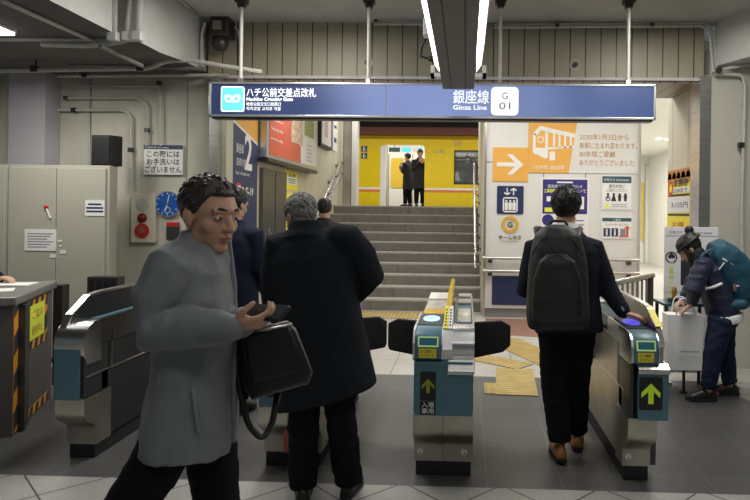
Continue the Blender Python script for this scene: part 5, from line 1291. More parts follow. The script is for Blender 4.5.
def add_hand(mb, w, d, n, thumb, curl=25, k=1.0, spread=.006, bends=None, thumb_in=.3):
    """w wrist, d finger direction, n direction the palm faces, thumb side vector"""
    d = Vector(d).normalized(); n = Vector(n); n = (n - d * n.dot(d)).normalized(); l = Vector(thumb); l = (l - d * l.dot(d) - n * l.dot(n)).normalized()
    w = Vector(w); rot = Matrix((l, d, n)).transposed()
    mb.ell(w + d * .048 * k, (.037 * k, .050 * k, .0145 * k), rot, 16, 10)
    mb.ell(w + (d * .034 + l * .022 + n * .008) * k, (.018 * k, .032 * k, .014 * k), rot, 12, 8)
    for i, (o, ln) in enumerate(((.029, .070), (.0095, .078), (-.0095, .072), (-.028, .057))):
        kn = w + (d * (.088 - .004 * abs(i - 1)) + l * o) * k
        mb.tube([w + (d * .012 + l * o * .55) * k, kn], [.013 * k, .0105 * k], 10, True)
        dd = (d + l * o * spread * 30).normalized(); p = kn; pts = [kn]; rads = [.0098 * k]; ang = 0
        c_ = bends[i] if bends else curl
        for j, (fr_, rr) in enumerate(((.46, .0090), (.30, .0083), (.24, .0070))):
            ang += R(c_ * (1.0 if j else .7)); q = dd * math.cos(ang) + n * math.sin(ang)
            p = p + q * ln * fr_ * k * 1.05; pts.append(p); rads.append(rr * k)
        mb.tube(pts, rads, 10, True)
    t0 = w + (d * .022 + l * .026 + n * .006) * k; td = (d * .62 + l * .72 + n * thumb_in).normalized(); t1 = t0 + td * .044 * k; td2 = (d * .9 + l * .25 + n * (thumb_in + .25)).normalized(); t2 = t1 + td2 * .034 * k
    mb.tube([t0, t1, t2], [.0135 * k, .0108 * k, .0092 * k], 10, True)
def shoe(root, F, ankle, yaw, m_, k=1.0, sole='rubber', lift=0.0, L=.265, up=None):
    """a closed shoe with heel under the ankle, sole as a part of it"""
    a = Vector(ankle); f = Matrix.Rotation(R(yaw), 3, 'Z') @ F.f; r = Vector((f.y, -f.x, 0)); z0 = a.z - .085 * k
    tilt = Vector((0, 0, math.sin(R(lift)))) ; f = (f * math.cos(R(lift)) - tilt).normalized(); u = r.cross(f)
    def P(x, y, z): return Vector((a.x, a.y, z0)) + (r * x + f * y + u * z) * k
    sec = [(-.075, .024, .030), (-.068, .032, .052), (-.03, .036, .088), (.02, .037, .092), (.06, .042, .070), (.11, .049, .055), (.15, .047, .044), (.178, .034, .034), (.19, .014, .024)]
    m = MB()
    rs = []
    for y, hw, h in sec:
        y *= L / .265
        rs.append([P(hw * math.cos(t), y, .022 + (h * max(0, math.sin(t)) if math.sin(t) > 0 else .012 * math.sin(t))) for t in [2 * PI * i / 16 for i in range(16)]])
    m.rings(rs); s = build('shoe', m, m_, root, smooth=True)
    m = MB(); pts = [(-.055, -.080), (0, -.085), (.03, -.072), (.038, -.02), (.038, .03), (.052, .11), (.045, .16), (.02, .195), (-.015, .195), (-.042, .165), (-.052, .11), (-.038, .03), (-.038, -.02), (-.03, -.072)][1:]
    m.prism([(x, y * L / .265) for x, y in pts], lambda x, y: P(x, y, 0), lambda x, y: P(x, y, .022)); build('sole', m, sole, s)
    return s
def person(name, label, F, J, look=(0, 0, 0), body_voxel=.007, hands=(), skin='skin', group=None, face=False, brow='hair_dark'):
    root = empty(name, F.b, label, 'person', group)
    k = F.k; m = MB()
    g = lambda key: J[key] if isinstance(J[key], Vector) else F.p(*J[key])
    pel, wst, chs, nb, hd = g('pelvis'), g('waist'), g('chest'), g('neck'), g('head')
    m.tube([pel, wst, chs, nb], [.095 * k, .085 * k, .095 * k, .06 * k], 14, True)
    HM = head_frame(F, *look)
    m.tube([nb - (hd - nb) * .3, nb + (hd + HM @ Vector((0, -.02, -.03)) * k - nb) * .6, hd + HM @ Vector((0, -.015, -.01)) * k], [.060 * k, .053 * k, .055 * k], 14, True)
    add_head(m, hd, HM, k)
    for s in 'LR':
        sh, el, wr_ = g('sh' + s), g('el' + s), g('wr' + s)
        m.tube([chs, sh, el, wr_], [.05 * k, .045 * k, .038 * k, .027 * k], 12, True)
        hp, kn, an = g('hip' + s), g('kn' + s), g('an' + s)
        m.tube([pel, hp, kn, an], [.07 * k, .06 * k, .045 * k, .034 * k], 12, True)
    for h in hands: add_hand(m, *h[0], **h[1])
    b = build('body', remesh(m, body_voxel, 3), skin, root, smooth=True)
    if face: add_face(root, hd, HM, k, brow, 'lip')
    return root, hd, HM
def garment(name, root, F, rings, sleeves, m_, voxel=.011, wr=.006, wscale=6, extra=None, stretch=(1, 1, .6), seed=0, e=2.3, post=None):
    m = MB(); sp = []; dm = []
    for q in rings:
        sp.append(q[0] if isinstance(q[0], Vector) else F.p(*q[0])); dm.append((q[1] * F.k, q[2] * F.k))
    m.loft(sp, F.r, dm, 28, e)
    for pts, rad in sleeves: m.tube([p if isinstance(p, Vector) else F.p(*p) for p in pts], [x * F.k for x in rad], 14, True)
    if extra: extra(m)
    g_ = remesh(m, voxel, 3, wr, wscale, stretch, seed)
    if post:
        for v in g_.bm.verts: post(v)
    return build(name, g_, m_, root, smooth=True)
def trousers(root, F, J, m_, r=(.098, .080, .066), voxel=.011, wr=.006, name='trousers', seed=0, hip=(.175, .12), drop=0.02):
    g = lambda key: J[key] if isinstance(J[key], Vector) else F.p(*J[key])
    m = MB(); k = F.k
    m.ell(g('pelvis'), (hip[0] * k, hip[1] * k, .13 * k), Matrix((F.r, F.f, F.u)).transposed(), 20, 14)
    for s in 'LR':
        h, n, a = g('hip' + s), g('kn' + s), g('an' + s)
        m.tube([h, n, a + Vector((0, 0, drop))], [r[0] * k, r[1] * k, r[2] * k], 16)
    return build(name, remesh(m, voxel, 3, wr, 9, (1, 1, 1.6), seed), m_, root, smooth=True)

# ------------------------------------------------------------------ man in grey, walking to the right
gb = at(197, 260, 2.06); F = Fig((gb.x, gb.y), 12, 1.0)
hd_g = at(210, 214, 2.03)
shR, elR, wrR = at(171, 268, 1.90), at(158, 330, 1.87), at(232, 326, 1.83)
shL, elL, wrL = at(208, 262, 2.22), at(214, 335, 2.24), at(246, 320, 2.0)
J = dict(pelvis=(0, 0, .93), waist=(0, .0, 1.05), chest=(0, .01, 1.24), neck=(0, .015, 1.42), head=hd_g, shR=shR, elR=elR, wrR=wrR, shL=shL, elL=elL, wrL=wrL,
         hipR=(.09, -.02, .88), knR=(.10, -.22, .53), anR=(.10, -.62, .33), hipL=(-.09, .02, .88), knL=(-.09, .06, .50), anL=(-.09, .04, .085))
fx = (at(300, 321, 1.85) - at(232, 326, 1.83)).normalized()
root, hd, HM = person('person', 'man in a grey coat walking past with a phone and a black bag', F, J, look=(-42, 8, 0), body_voxel=.0045, face=True, brow='hair_dark',
    hands=(((wrR, (.95, .18, .12), (-.1, .55, .8), (-.1, -.4, 1)), dict(curl=38, k=.92)), ((wrL, (.75, -.45, -.02), (0, -.2, .9), (.3, -1, .3)), dict(curl=34, k=.92))))
add_hair(root, hd, HM, 1.0, 'hair_dark', rough=.004, low=-.060, front_u=.066, seed=2, tufts=110)
def grey_extra(m):
    c0, c1 = F.p(0, .015, 1.385), F.p(0, .025, 1.475)
    m.loft([c0, (c0 + c1) / 2, c1], F.r, [(.105, .105), (.086, .086), (.080, .080)], 24, 2)
coat = garment('coat', root, F, [((0, -.022, .775), .210, .150), ((0, -.016, .85), .204, .142), ((0, -.005, 1.0), .19, .125), ((0, .0, 1.15), .19, .125), ((0, .0, 1.27), .19, .125), ((0, .005, 1.35), .17, .110), ((0, .01, 1.40), .125, .095), ((0, .015, 1.43), .10, .088)],
    [([shR + Vector((.02, .10, .02)), shR, (shR + elR) / 2 + Vector((-.02, 0, 0)), elR, (elR + wrR) / 2, wrR - (wrR - elR) * .04], [.07, .075, .074, .070, .060, .048]),
     ([shL + Vector((-.02, -.08, .02)), shL, elL, wrL - (wrL - elL).normalized() * .02], [.07, .072, .062, .048])], 'coat_grey', voxel=.008, wr=.011, wscale=8, extra=grey_extra, seed=3)
# front edge, pocket welt and cuff seam
def on_coat(px, py, d): return at(px, py, d)
m = MB(); m.tube([F.p(.02, .10, 1.45), F.p(.02, .122, 1.30), F.p(.02, .124, 1.1), F.p(.02, .122, .9), F.p(.02, .126, .785)], [.012, .010, .010, .010, .010], 8, True); build('placket', m, 'coat_grey', coat, smooth=True)
m = MB(); m.tube([F.p(.192, .03, 1.0), F.p(.202, .05, .88)], .006, 8, True); build('pocket_welt', m, 'coat_grey', coat, smooth=True)
trousers(root, F, J, 'trouser_black', r=(.092, .078, .064), seed=1, hip=(.16, .10))
shoe(root, F, F.p(*J['anL']), 0, 'shoe_black'); shoe(root, F, F.p(*J['anR']), 0, 'shoe_black', lift=62)
# phone in his hands
pc = at(262, 318, 1.88)
ph = empty('smartphone', pc, 'dark smartphone held by the man in grey', 'phone')
PF = Frame(pc - Vector((.07, .02, .0)), (.95, -.25, .0), (.2, .6, .35))
m = MB(); PF.rrect(m, 0, 0, .145, .072, .010, -.004, .005); build('case', m, 'phone', ph, bevel=.002)
m = MB(); PF.rrect(m, .005, .004, .140, .068, .008, .005, .0062); build('screen', m, 'glass', ph)
# black briefcase hung from his arm
d = 2.10
def bg(px, py, dd=0): return at(px, py, d + dd)
bgc = bg(272, 360)
bag = empty('briefcase', bg(272, 400), 'black leather bag hanging from the arm of the man in grey', 'bag')
outer = [(240, 333), (262, 326), (288, 320), (296, 328), (313, 372), (309, 384), (280, 392), (252, 401), (247, 392), (238, 352)]
m = MB()
rs = []
for dy, s in ((-.055, .88), (-.045, .97), (-.02, 1.0), (.02, 1.0), (.045, .97), (.055, .88)):
    rs.append([bg(272 + (x - 272) * s, 361 + (y - 361) * s, dy) for x, y in outer])
m.rings(rs); build('body', m, 'leather_black', bag, bevel=.006, smooth='auto')
m = MB(); rs = []
for dy, s in ((-.066, .94), (-.060, 1.0), (-.052, 1.0)): rs.append([bg(276 + (x - 276) * s, 352 + (y - 352) * s, dy) for x, y in ((244, 337), (288, 325), (303, 360), (298, 372), (252, 384))])
m.rings(rs); build('front_pocket', m, 'leather_black', bag, bevel=.006, smooth='auto')
m = MB(); m.tube([bg(248, 334, -.05), bg(270, 329, -.062), bg(292, 324, -.05)], .0045, 8); build('zip', m, 'steel', bag, smooth=True)
m = MB(); m.tube(curve_path([bg(242, 340, .0), bg(236, 372, -.01), bg(248, 425, -.02), bg(262, 440, -.02), bg(272, 425, .01), bg(278, 392, .03)], .2, 8), .011, 10); build('shoulder_strap', m, 'leather_black', bag, smooth=True)
m = MB(); m.tube(curve_path([bg(250, 331, 0), bg(252, 318, .0), bg(272, 313, .0), bg(280, 324, 0)], .08, 6), .008, 8); build('handle', m, 'leather_black', bag, smooth=True)

# ------------------------------------------------------------------ man in the long black coat, seen from behind
D2 = 3.36
b = at(324, 300, D2); F = Fig((b.x, b.y), 94, 1.0)
hd_ = at(301, 217, D2 + .11)
shL, shR = at(281, 243, D2), at(347, 238, D2)
elL, elR = at(275, 306, D2 + .02), at(371, 275, D2 + .04)
wrL, wrR = at(288, 322, D2 + .22), at(352, 298, D2 + .25)
J = dict(pelvis=(0, 0, .90), waist=(-.03, 0, 1.05), chest=(-.07, .01, 1.23), neck=(-.105, .03, 1.41), head=hd_, shR=shR, elR=elR, wrR=wrR, shL=shL, elL=elL, wrL=wrL,
         hipR=(.08, 0, .86), knR=(.095, .0, .46), anR=at(349, 476, D2 + .06), hipL=(-.09, 0, .86), knL=(-.10, .0, .46), anL=at(303, 481, D2 - .02))
J['anR'].z = .09; J['anL'].z = .09
root, hd, HM = person('person', 'grey-haired man in a long black coat seen from behind, head bowed', F, J, look=(40, 26, 0), body_voxel=.006, face=True, brow='hair_grey',
    hands=(((wrL, (.3, .9, -.1), (.6, -.1, -.6), (1, 0, .3)), dict(curl=35)), ((wrR, (-.3, .9, -.1), (-.6, -.1, -.6), (-1, 0, .3)), dict(curl=35))))
add_hair(root, hd, HM, 1.0, 'hair_grey', rough=.009, low=-.06, front_u=.07, thick=1.0, seed=5, tufts=500)
def coll(m):
    c0, c1 = F.p(-.10, .0, 1.385), F.p(-.105, .03, 1.475)
    m.loft([c0, (c0 + c1) / 2, c1], F.r, [(.135, .10), (.10, .09), (.092, .088)], 24, 2)
hc = at(327, 395, D2)
garment('coat', root, F, [(hc + Vector((0, 0, -.01)), .265, .165), (hc + Vector((-.01, 0, .12)), .250, .162), (F.p(.0, 0, .85), .225, .15), (F.p(-.025, 0, 1.02), .215, .145), (F.p(-.055, 0, 1.18), .225, .14), (F.p(-.078, .005, 1.29), .222, .13), (F.p(-.088, .01, 1.36), .185, .11), (F.p(-.098, .015, 1.41), .12, .09), (F.p(-.10, .02, 1.435), .09, .08)],
    [([shL + Vector((.05, 0, 0)), shL, (shL + elL) / 2 + Vector((-.02, 0, 0)), elL, wrL], [.075, .082, .080, .072, .055]), ([shR + Vector((-.05, 0, .0)), shR, (shR + elR) / 2 + Vector((.02, 0, 0)), elR, wrR], [.075, .082, .080, .072, .055])],
    'coat_charcoal', voxel=.009, wr=.007, wscale=5, extra=coll, seed=11,
    post=lambda v: setattr(v.co, 'z', v.co.z + (v.co.x - hc.x) * .20 * max(0, min(1, (1.0 - v.co.z) / .4))))
trousers(root, F, J, 'trouser_black', r=(.098, .082, .074), seed=4, drop=-.02, wr=.009)
shoe(root, F, J['anL'], 8, 'shoe_black'); shoe(root, F, J['anR'], -8, 'shoe_black')

# ------------------------------------------------------------------ man with the black backpack
D3 = 4.02
b = at(568, 300, D3); F = Fig((b.x, b.y), 88, 1.0)
hd_ = at(566, 208, D3 + .03)
shL, shR = at(536, 246, D3), at(592, 247, D3)
elL, elR = at(526, 290, D3 + .06), at(608, 288, D3 - .02)
wrL, wrR = at(545, 302, D3 + .24), at(624, 313, D3 - .10)
anL, anR = at(560, 446, D3 - .05), at(577, 430, D3 + .16)
anL.z = .10; anR.z = .10
J = dict(pelvis=(0, 0, .90), waist=(0, 0, 1.04), chest=(-.01, .01, 1.24), neck=(-.01, .02, 1.43), head=hd_, shR=shR, elR=elR, wrR=wrR, shL=shL, elL=elL, wrL=wrL,
         hipR=(.075, 0, .86), knR=(.07, .08, .48), anR=anR, hipL=(-.085, 0, .86), knL=(-.075, .0, .46), anL=anL)
root, hd, HM = person('person', 'man in a dark suit with a black backpack touching the gate reader', F, J, look=(-6, 14, 0), body_voxel=.0055,
    hands=(((wrR, (.62, -.30, -.10), (0, 0, -1), (-.3, .9, 0)), dict(curl=14, k=.95)), ((wrL, (.5, .8, .1), (.6, -.3, -.5), (0, .2, 1)), dict(curl=35))))
add_hair(root, hd, HM, 1.0, 'hair_black', rough=.004, low=-.088, front_u=.06, thick=1.12, seed=8, tufts=260)
m = MB(); c0 = F.p(-.01, .01, 1.435); c1 = F.p(-.01, .02, 1.475); m.loft([c0, c1], F.r, [(.078, .078), (.070, .072)], 24, 2); build('shirt_collar', m, 'white', root, smooth='auto')
def lap(m):
    c0, c1 = F.p(-.01, .01, 1.37), F.p(-.01, .015, 1.455); m.loft([c0, c1], F.r, [(.13, .10), (.086, .082)], 24, 2)
jk = garment('jacket', root, F, [((0.01, 0, .80), .215, .135), ((.005, 0, .90), .208, .135), ((0, 0, 1.04), .192, .125), ((-.005, 0, 1.2), .212, .13), ((-.01, .0, 1.31), .210, .12), ((-.01, .005, 1.37), .165, .10), ((-.01, .01, 1.42), .10, .085)],
    [([shL + Vector((.05, 0, 0)), shL, elL, wrL], [.07, .075, .064, .05]), ([shR + Vector((-.05, 0, 0)), shR, elR, wrR + (elR - wrR) * .10], [.07, .075, .062, .05])], 'suit_navy', voxel=.009, wr=.005, wscale=6, extra=lap, seed=21)
for i in range(3):
    q = wrR + (elR - wrR) * (.16 + .05 * i) + Vector((-.0, -.05, .0)); m = MB(); m.ell(q, (.007, .006, .007)); build('cuff_button', m, 'ink_grey', jk, smooth=True)
trousers(root, F, J, 'trouser_black', r=(.108, .088, .070), seed=9)
shoe(root, F, anL, 4, 'leather_brown', lift=0); shoe(root, F, anR, -6, 'leather_brown')
# backpack
bp_ = empty('backpack', at(558, 332, D3 - .26), 'black backpack worn on both shoulders of the man in the dark suit', 'backpack')
def bb(px, py, dd): return at(px, py, D3 + dd)
m = MB()
secs = [(330, 24, .06), (327, 29, .10), (315, 30.5, .125), (295, 30, .13), (270, 29, .125), (250, 26.5, .11), (236, 22, .09), (228, 15, .065), (225, 7, .03)]
k_ = (D3 - .26) / FPX
m.loft([at(557.5, y, D3 - .26) for y, _, _ in secs], F.r, [(w * k_, dp) for _, w, dp in secs], 32, 3.0)
build('main_body', remesh(m, .009, 2, .005, 8, (1, 1, 1), 2), 'pack_black', bp_, smooth=True)
m = MB(); secs = [(324, 20, .03), (321, 24, .045), (300, 25, .055), (278, 23, .052), (262, 18, .04), (254, 10, .02)]
m.loft([at(557.5, y, D3 - .36) for y, _, _ in secs], F.r, [(w * k_, dp) for _, w, dp in secs], 28, 2.8); fp = build('front_pocket', remesh(m, .008, 2, .004, 9), 'pack_black', bp_, smooth=True)
m = MB(); m.tube([at(534, 320, D3 - .415), at(535, 280, D3 - .42), at(542, 262, D3 - .415), at(557, 254, D3 - .40), at(572, 262, D3 - .415), at(580, 282, D3 - .42), at(581, 318, D3 - .415)], .004, 8); build('zip', m, 'black', fp, smooth=True)
m = MB(); m.tube([at(532, 256, D3 - .375), at(540, 240, D3 - .35), at(557, 232, D3 - .33), at(574, 240, D3 - .35), at(583, 256, D3 - .375)], .004, 8); build('top_zip', m, 'black', bp_, smooth=True)
m = MB(); m.tube(curve_path([at(548, 229, D3 - .24), at(550, 221, D3 - .23), at(566, 221, D3 - .23), at(568, 229, D3 - .24)], .05), .008, 8); build('grab_handle', m, 'pack_black', bp_, smooth=True)
for s, px in ((-1, 539), (1, 577)):
    m = MB(); m.loft([at(px - s * 3, 256, D3 - .19), at(px - s * 2, 240, D3 - .185), at(px - s * 0, 233, D3 - .13), at(px + s * 1, 228, D3 - .0), at(px - s * 1, 234, D3 + .135), at(px + s * 1, 262, D3 + .145), at(px + s * 4, 300, D3 + .14)], F.r, [(.030, .012)] * 7, 14, 3); build('shoulder_strap', m, 'pack_black', bp_, smooth=True)

# ------------------------------------------------------------------ woman bending over the stamp table
D4 = 5.38
b = at(719, 392, D4); F = Fig((b.x, b.y), 172, .95)
P4 = lambda px, py, dd=0: at(px, py, D4 + dd)
hd_ = P4(690, 249, .02)
sh1, sh2 = P4(703, 265, -.17), P4(703, 264, .17)
el1, el2 = P4(694, 290, -.20), P4(690, 290, .18)
wr1, wr2 = P4(691, 305, -.10), P4(684, 300, .16)
J = dict(pelvis=P4(723, 316), waist=P4(719, 298), chest=P4(709, 275), neck=P4(699, 260), head=hd_, shR=sh2, elR=el2, wrR=wr2, shL=sh1, elL=el1, wrL=wr1,
         hipR=P4(722, 318, .09), knR=P4(725, 352, .10), anR=P4(730, 387, .12), hipL=P4(722, 318, -.09), knL=P4(714, 352, -.09), anL=P4(708, 388, -.06))
J['anR'].z = .09; J['anL'].z = .09
root, hd, HM = person('person', 'woman in a black hat bending down with a teal rucksack', F, J, look=(-10, 42, 0), body_voxel=.006, skin='skin_pale', face=True, brow='hair_black',
    hands=(((wr1, (-.7, .1, -.5), (.2, .1, -.7), (0, .9, .3)), dict(curl=30, k=.9)), ((wr2, (-.7, -.1, -.4), (.1, .1, -.8), (0, -.9, .3)), dict(curl=30, k=.9))))
add_hair(root, hd, HM, .95, 'hair_black', rough=.004, low=-.085, front_u=.055, thick=1.04, seed=14)
m = MB(); m.tube([hd + HM @ Vector((-.075, .035, .02)), hd + HM @ Vector((-.08, .05, -.05)), hd + HM @ Vector((-.065, .08, -.13))], [.016, .014, .005], 8, True); m.tube([hd + HM @ Vector((.075, .035, .02)), hd + HM @ Vector((.08, .05, -.05)), hd + HM @ Vector((.065, .08, -.13))], [.016, .014, .005], 8, True); build('side_hair', m, 'hair_black', root, smooth=True)
m = MB(); m.ell(hd + HM @ Vector((0, -.02, .060)), (.088, .106, .066), HM, 24, 14); m.ell(hd + HM @ Vector((0, -.10, .125)), (.038, .038, .038), HM, 16, 10); m.tube([hd + HM @ Vector((.088 * math.cos(t), -.02 + .112 * math.sin(t), .045)) for t in [2 * PI * i / 20 for i in range(21)]], .011, 8); build('hat', remesh(m, .007, 2, .003, 20), 'hair_black', root, smooth=True)
jk = garment('puffer_jacket', root, F, [(P4(724, 318), .175, .135), (P4(721, 306), .175, .135), (P4(714, 287), .175, .13), (P4(707, 270), .175, .12), (P4(701, 261), .12, .09), (P4(697, 257), .08, .08)],
    [([sh1 + Vector((.03, .04, 0)), sh1, el1, wr1 + Vector((.01, 0, .04))], [.072, .08, .072, .05]), ([sh2 + Vector((.03, -.04, 0)), sh2, el2, wr2 + Vector((.01, 0, .04))], [.072, .08, .07, .05])], 'puffer', voxel=.009, wr=.007, wscale=4, stretch=(.5, .5, 4), seed=31)
m = MB(); m.tube([P4(700, 262), P4(696, 255)], [.09, .08], 16, True); build('hood', remesh(m, .009, 2, .006, 12), 'black_matt', root, smooth=True)
m = MB(); m.loft([P4(725, 321), P4(724, 313)], F.r, [(.185, .145), (.18, .142)], 24, 2.2); build('shirt_hem', remesh(m, .009, 2, .006, 9), 'white', root, smooth=True)
trousers(root, F, J, 'denim', r=(.112, .085, .062), seed=15, hip=(.19, .135))
for q in ('anL', 'anR'):
    s_ = shoe(root, F, J[q], 10 if q == 'anL' else -4, 'shoe_black', k=.95)
    a_ = J[q]; m = MB(); c_ = a_ + F.f * .07 - Vector((0, 0, .015)); m.tube([c_ + F.r * .03, c_ + Vector((0, 0, .018)), c_ - F.r * .03], .007, 8, True); m.tube([a_ - F.f * .07 + F.r * .02 - Vector((0, 0, .02)), a_ - F.f * .075 - F.r * .02 - Vector((0, 0, .02))], .008, 8, True); build('red_trim', m, 'red', s_, smooth=True)
# rucksack
rk = empty('rucksack', P4(728, 305), 'teal rucksack with pale straps on the back of the bending woman', 'backpack')
m = MB(); ax = [(706, 249, .09, .04), (711, 250, .14, .10), (719, 258, .165, .135), (728, 270, .17, .15), (735, 283, .17, .15), (740, 295, .16, .13), (743, 303, .12, .08)]
m.loft([P4(x + 4, y - 1) for x, y, _, _ in ax], F.r, [(a, c) for _, _, a, c in ax], 28, 3); build('main_body', remesh(m, .009, 3, .008, 7, (1, 1, 1), 3), 'pack_teal', rk, smooth=True)
m = MB(); m.loft([P4(720, 305, -.02), P4(728, 303, -.02), P4(738, 302, -.02), P4(744, 303, -.02)], F.r, [(.13, .03), (.165, .055), (.16, .055), (.12, .03)], 22, 2.6); build('bottom_pocket', remesh(m, .009, 2, .005, 9), 'pack_teal', rk, smooth=True)
m = MB(); m.loft([P4(738, 262), P4(745, 276), P4(747, 290)], F.r, [(.11, .03), (.12, .05), (.10, .03)], 20, 2.6); build('front_pocket', remesh(m, .009, 2, .005, 9), 'pack_teal', rk, smooth=True)
m = MB(); m.tube([P4(723, 259, -.155), P4(732, 264, -.16), P4(738, 271, -.155)], .008, 8, True); build('pale_strip', m, 'poster_white', rk, smooth=True)
m = MB(); m.tube([P4(724, 263, -.157), P4(719, 270, -.15), P4(716, 275, -.14)], .006, 8, True); build('pale_strip', m, 'poster_white', rk, smooth=True)
m = MB(); m.tube([P4(737, 286, -.163), P4(746, 284, -.14)], .007, 8, True); build('pale_strip', m, 'poster_white', rk, smooth=True)
m = MB(); m.tube([P4(702, 282, -.16), P4(706, 289, -.18), P4(714, 287, -.19), P4(721, 284, -.165)], .013, 8, True); build('side_buckle_strap', m, 'poster_white', rk, smooth=True)
for s in (-1, 1):
    m = MB(); m.loft([P4(711, 250, s * .10), P4(703, 254, s * .11), P4(698, 262, s * .12), P4(700, 274, s * .13), P4(708, 290, s * .15)], F.r, [(.028, .010)] * 5, 12, 3); build('shoulder_strap', m, 'pack_teal', rk, smooth=True)
m = MB(); m.tube([P4(734, 284, -.168), P4(734, 291, -.17), P4(736, 291, -.17), P4(736, 285, -.168)], .004, 8); build('cord_loop', m, 'lip', rk, smooth=True)
# white paper bag
db = 5.30
pb = empty('paper_bag', at(685, 372, db), 'large white paper shopping bag hanging before the bending woman', 'bag')
a, c = at(667, 314, db), at(702, 371, db)
m = MB(); m.hexa([(a.x + .01, db, c.z), (c.x - .0, db, c.z), (c.x, db + .12, c.z), (a.x + .01, db + .12, c.z), (a.x, db - .02, a.z), (c.x + .01, db - .02, a.z - .005), (c.x + .01, db + .13, a.z), (a.x, db + .13, a.z)]); build('body', m, 'paper', pb, bevel=.004)
m = MB(); f = Frame((a.x + .01, db - .0215, a.z - .36), (1, 0, 0)); [f.rect(m, .10 + .022 * q, .05, .113 + .022 * q, .062, .008, .0125) for q in range(7)]; build('print', m, 'ink_grey', pb)
for dy in (-.012, .11):
    m = MB(); m.tube(curve_path([(a.x + .07, db + dy, a.z - .01), (a.x + .10, db + dy + .02, a.z + .13), (c.x - .10, db + dy + .02, a.z + .13), (c.x - .06, db + dy, a.z - .01)], .05), .006, 8); build('handle', m, 'poster_white', pb, smooth=True)

# ------------------------------------------------------------------ people seen only in part
def standing(name, label, base, face, k, coat_m, hair_m, low=1.0, coat_len=.80, look=(0, 0, 0), arms='down', group=None, skin='skin_pale', trouser='trouser_black', voxel=.012, hair_low=-.08, arms_up=None, face_on=False):
    F = Fig(base, face, k)
    J = dict(pelvis=(0, 0, .90), waist=(0, 0, 1.04), chest=(0, .01, 1.24), neck=(0, .02, 1.43), head=(0, .035, 1.585), hipR=(.085, 0, .86), knR=(.09, .015, .47), anR=(.09, -.02, .09), hipL=(-.085, 0, .86), knL=(-.09, .03, .47), anL=(-.09, .04, .09),
             shR=(.185, 0, 1.37), elR=(.225, .02, 1.10), wrR=(.20, .16, .92), shL=(-.185, 0, 1.37), elL=(-.225, .02, 1.10), wrL=(-.20, .16, .92))
    hr = ((F.p(.20, .16, .92), F.v(0, .5, -.8), F.v(-1, 0, 0), F.v(0, 1, .3)), dict(curl=22, k=k)); hl = ((F.p(-.20, .16, .92), F.v(0, .5, -.8), F.v(1, 0, 0), F.v(0, 1, .3)), dict(curl=22, k=k))
    if arms == 'phone':
        J.update(elR=(.22, .06, 1.10), wrR=(.07, .26, 1.30), elL=(-.22, .06, 1.10), wrL=(-.07, .26, 1.27))
        hr = ((F.p(.07, .26, 1.30), F.v(-.3, .3, .9), F.v(-.2, -1, .2), F.v(-1, 0, 0)), dict(curl=28, k=k)); hl = ((F.p(-.07, .26, 1.27), F.v(.3, .3, .9), F.v(.2, -1, .2), F.v(1, 0, 0)), dict(curl=28, k=k))
    if arms == 'desk':
        J.update(**arms_up[0]); hr, hl = arms_up[1]
    root, hd, HM = person(name, label, F, J, look=look, body_voxel=.007, hands=(hr, hl), skin=skin, group=group, face=face_on, brow=hair_m)
    add_hair(root, hd, HM, k, hair_m, rough=.006, low=hair_low, front_u=.06, thick=1.05, seed=hash_(label), tufts=60)
    def cl(m): m.loft([F.p(0, .0, 1.37), F.p(0, .015, 1.465)], F.r, [(.13 * k, .1 * k), (.085 * k, .082 * k)], 20, 2)
    garment('jacket', root, F, [((0, 0, coat_len), .215, .14), ((0, 0, .95), .205, .135), ((0, 0, 1.06), .195, .13), ((0, 0, 1.2), .21, .13), ((0, 0, 1.31), .205, .12), ((0, .005, 1.37), .165, .10), ((0, .01, 1.42), .10, .085)],
        [([(.13, 0, 1.36), J['shR'], J['elR'], J['wrR']], [.07, .075, .062, .048]), ([(-.13, 0, 1.36), J['shL'], J['elL'], J['wrL']], [.07, .075, .062, .048])], coat_m, voxel=voxel, wr=.006, extra=cl, seed=hash_(label))
    trousers(root, F, J, trouser, voxel=voxel, seed=hash_(label))
    shoe(root, F, F.p(*J['anR']), -5, 'shoe_black', k=k); shoe(root, F, F.p(*J['anL']), 5, 'shoe_black', k=k)
    return root
def hash_(s): return sum(ord(c) for c in s) % 37
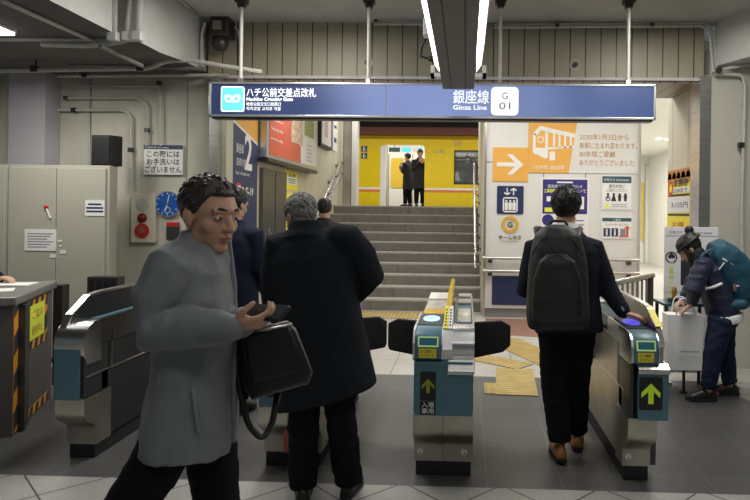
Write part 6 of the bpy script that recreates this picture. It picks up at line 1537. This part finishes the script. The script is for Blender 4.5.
p = at(232, 260, 4.75); standing('person', 'person in navy standing half hidden behind the man in grey', (p.x, p.y), 78, 1.0, 'navy_cloth', 'hair_black', coat_len=.72, look=(-12, 10, 0))
p = at(324, 230, 7.7); standing('person', 'dark-haired person mostly hidden behind the man in the long black coat', (p.x, p.y), 95, .99, 'black_matt', 'hair_black', coat_len=.74)
zf = 1.68
p = at(408, 190, TD + .95); standing('person', 'passenger in black seen from the side inside the train doorway', (p.x, p.y, zf), 150, .98, 'black_matt', 'hair_black', coat_len=.55, arms='phone', look=(10, 15, 0))
p = at(419.5, 190, TD + .45); standing('person', 'passenger in black looking down at a phone by the train door edge', (p.x, p.y, zf), -75, 1.02, 'black_matt', 'hair_black', coat_len=.55, arms='phone', look=(0, 22, 0), face_on=True)
p = at(467, 190, TD + 1.5); standing('person', 'dark passenger behind the train window, farther from the stair rail', (p.x, p.y, zf), -80, .97, 'black_matt', 'hair_black', look=(0, 10, 0))
p = at(478, 190, TD + 1.3); standing('person', 'dark passenger behind the train window, next to the stair rail', (p.x, p.y, zf), -110, .95, 'navy_cloth', 'hair_dark', look=(0, 10, 0))
# attendant behind the booth counter, only the forearm in the frame
hp = at(6, 279, 4.78); hp.z = zt_booth + .035
ab = hp + Vector((-.74, .34, 0)); ab.z = 0
Fa = Fig((ab.x, ab.y), -32, 1.0)
def loc_(w): q = Vector(w) - Fa.b; return (q.dot(Fa.r), q.dot(Fa.f), q.z)
wr = hp + Vector((-.09, .03, .01)); el = wr + Vector((-.27, .10, .04)); wl = hp + Vector((-.42, -.10, .0)); ell_ = wl + Vector((-.20, .12, .12))
standing('person', 'attendant at the booth counter of whom only a dark sleeve and hand show', (ab.x, ab.y), -32, 1.0, 'navy_cloth', 'hair_black', arms='desk',
    arms_up=(dict(elL=loc_(el), wrL=loc_(wr), elR=loc_(ell_), wrR=loc_(wl), shL=(-.185, .02, 1.36), shR=(.185, .02, 1.36)), (((wl, (.9, -.3, 0), (0, 0, -1), (.3, .9, 0)), dict(curl=18)), ((wr, (.95, -.15, .0), (0, .1, -1), (-.1, -.9, 0)), dict(curl=20)))), look=(0, 25, 0), face_on=True)
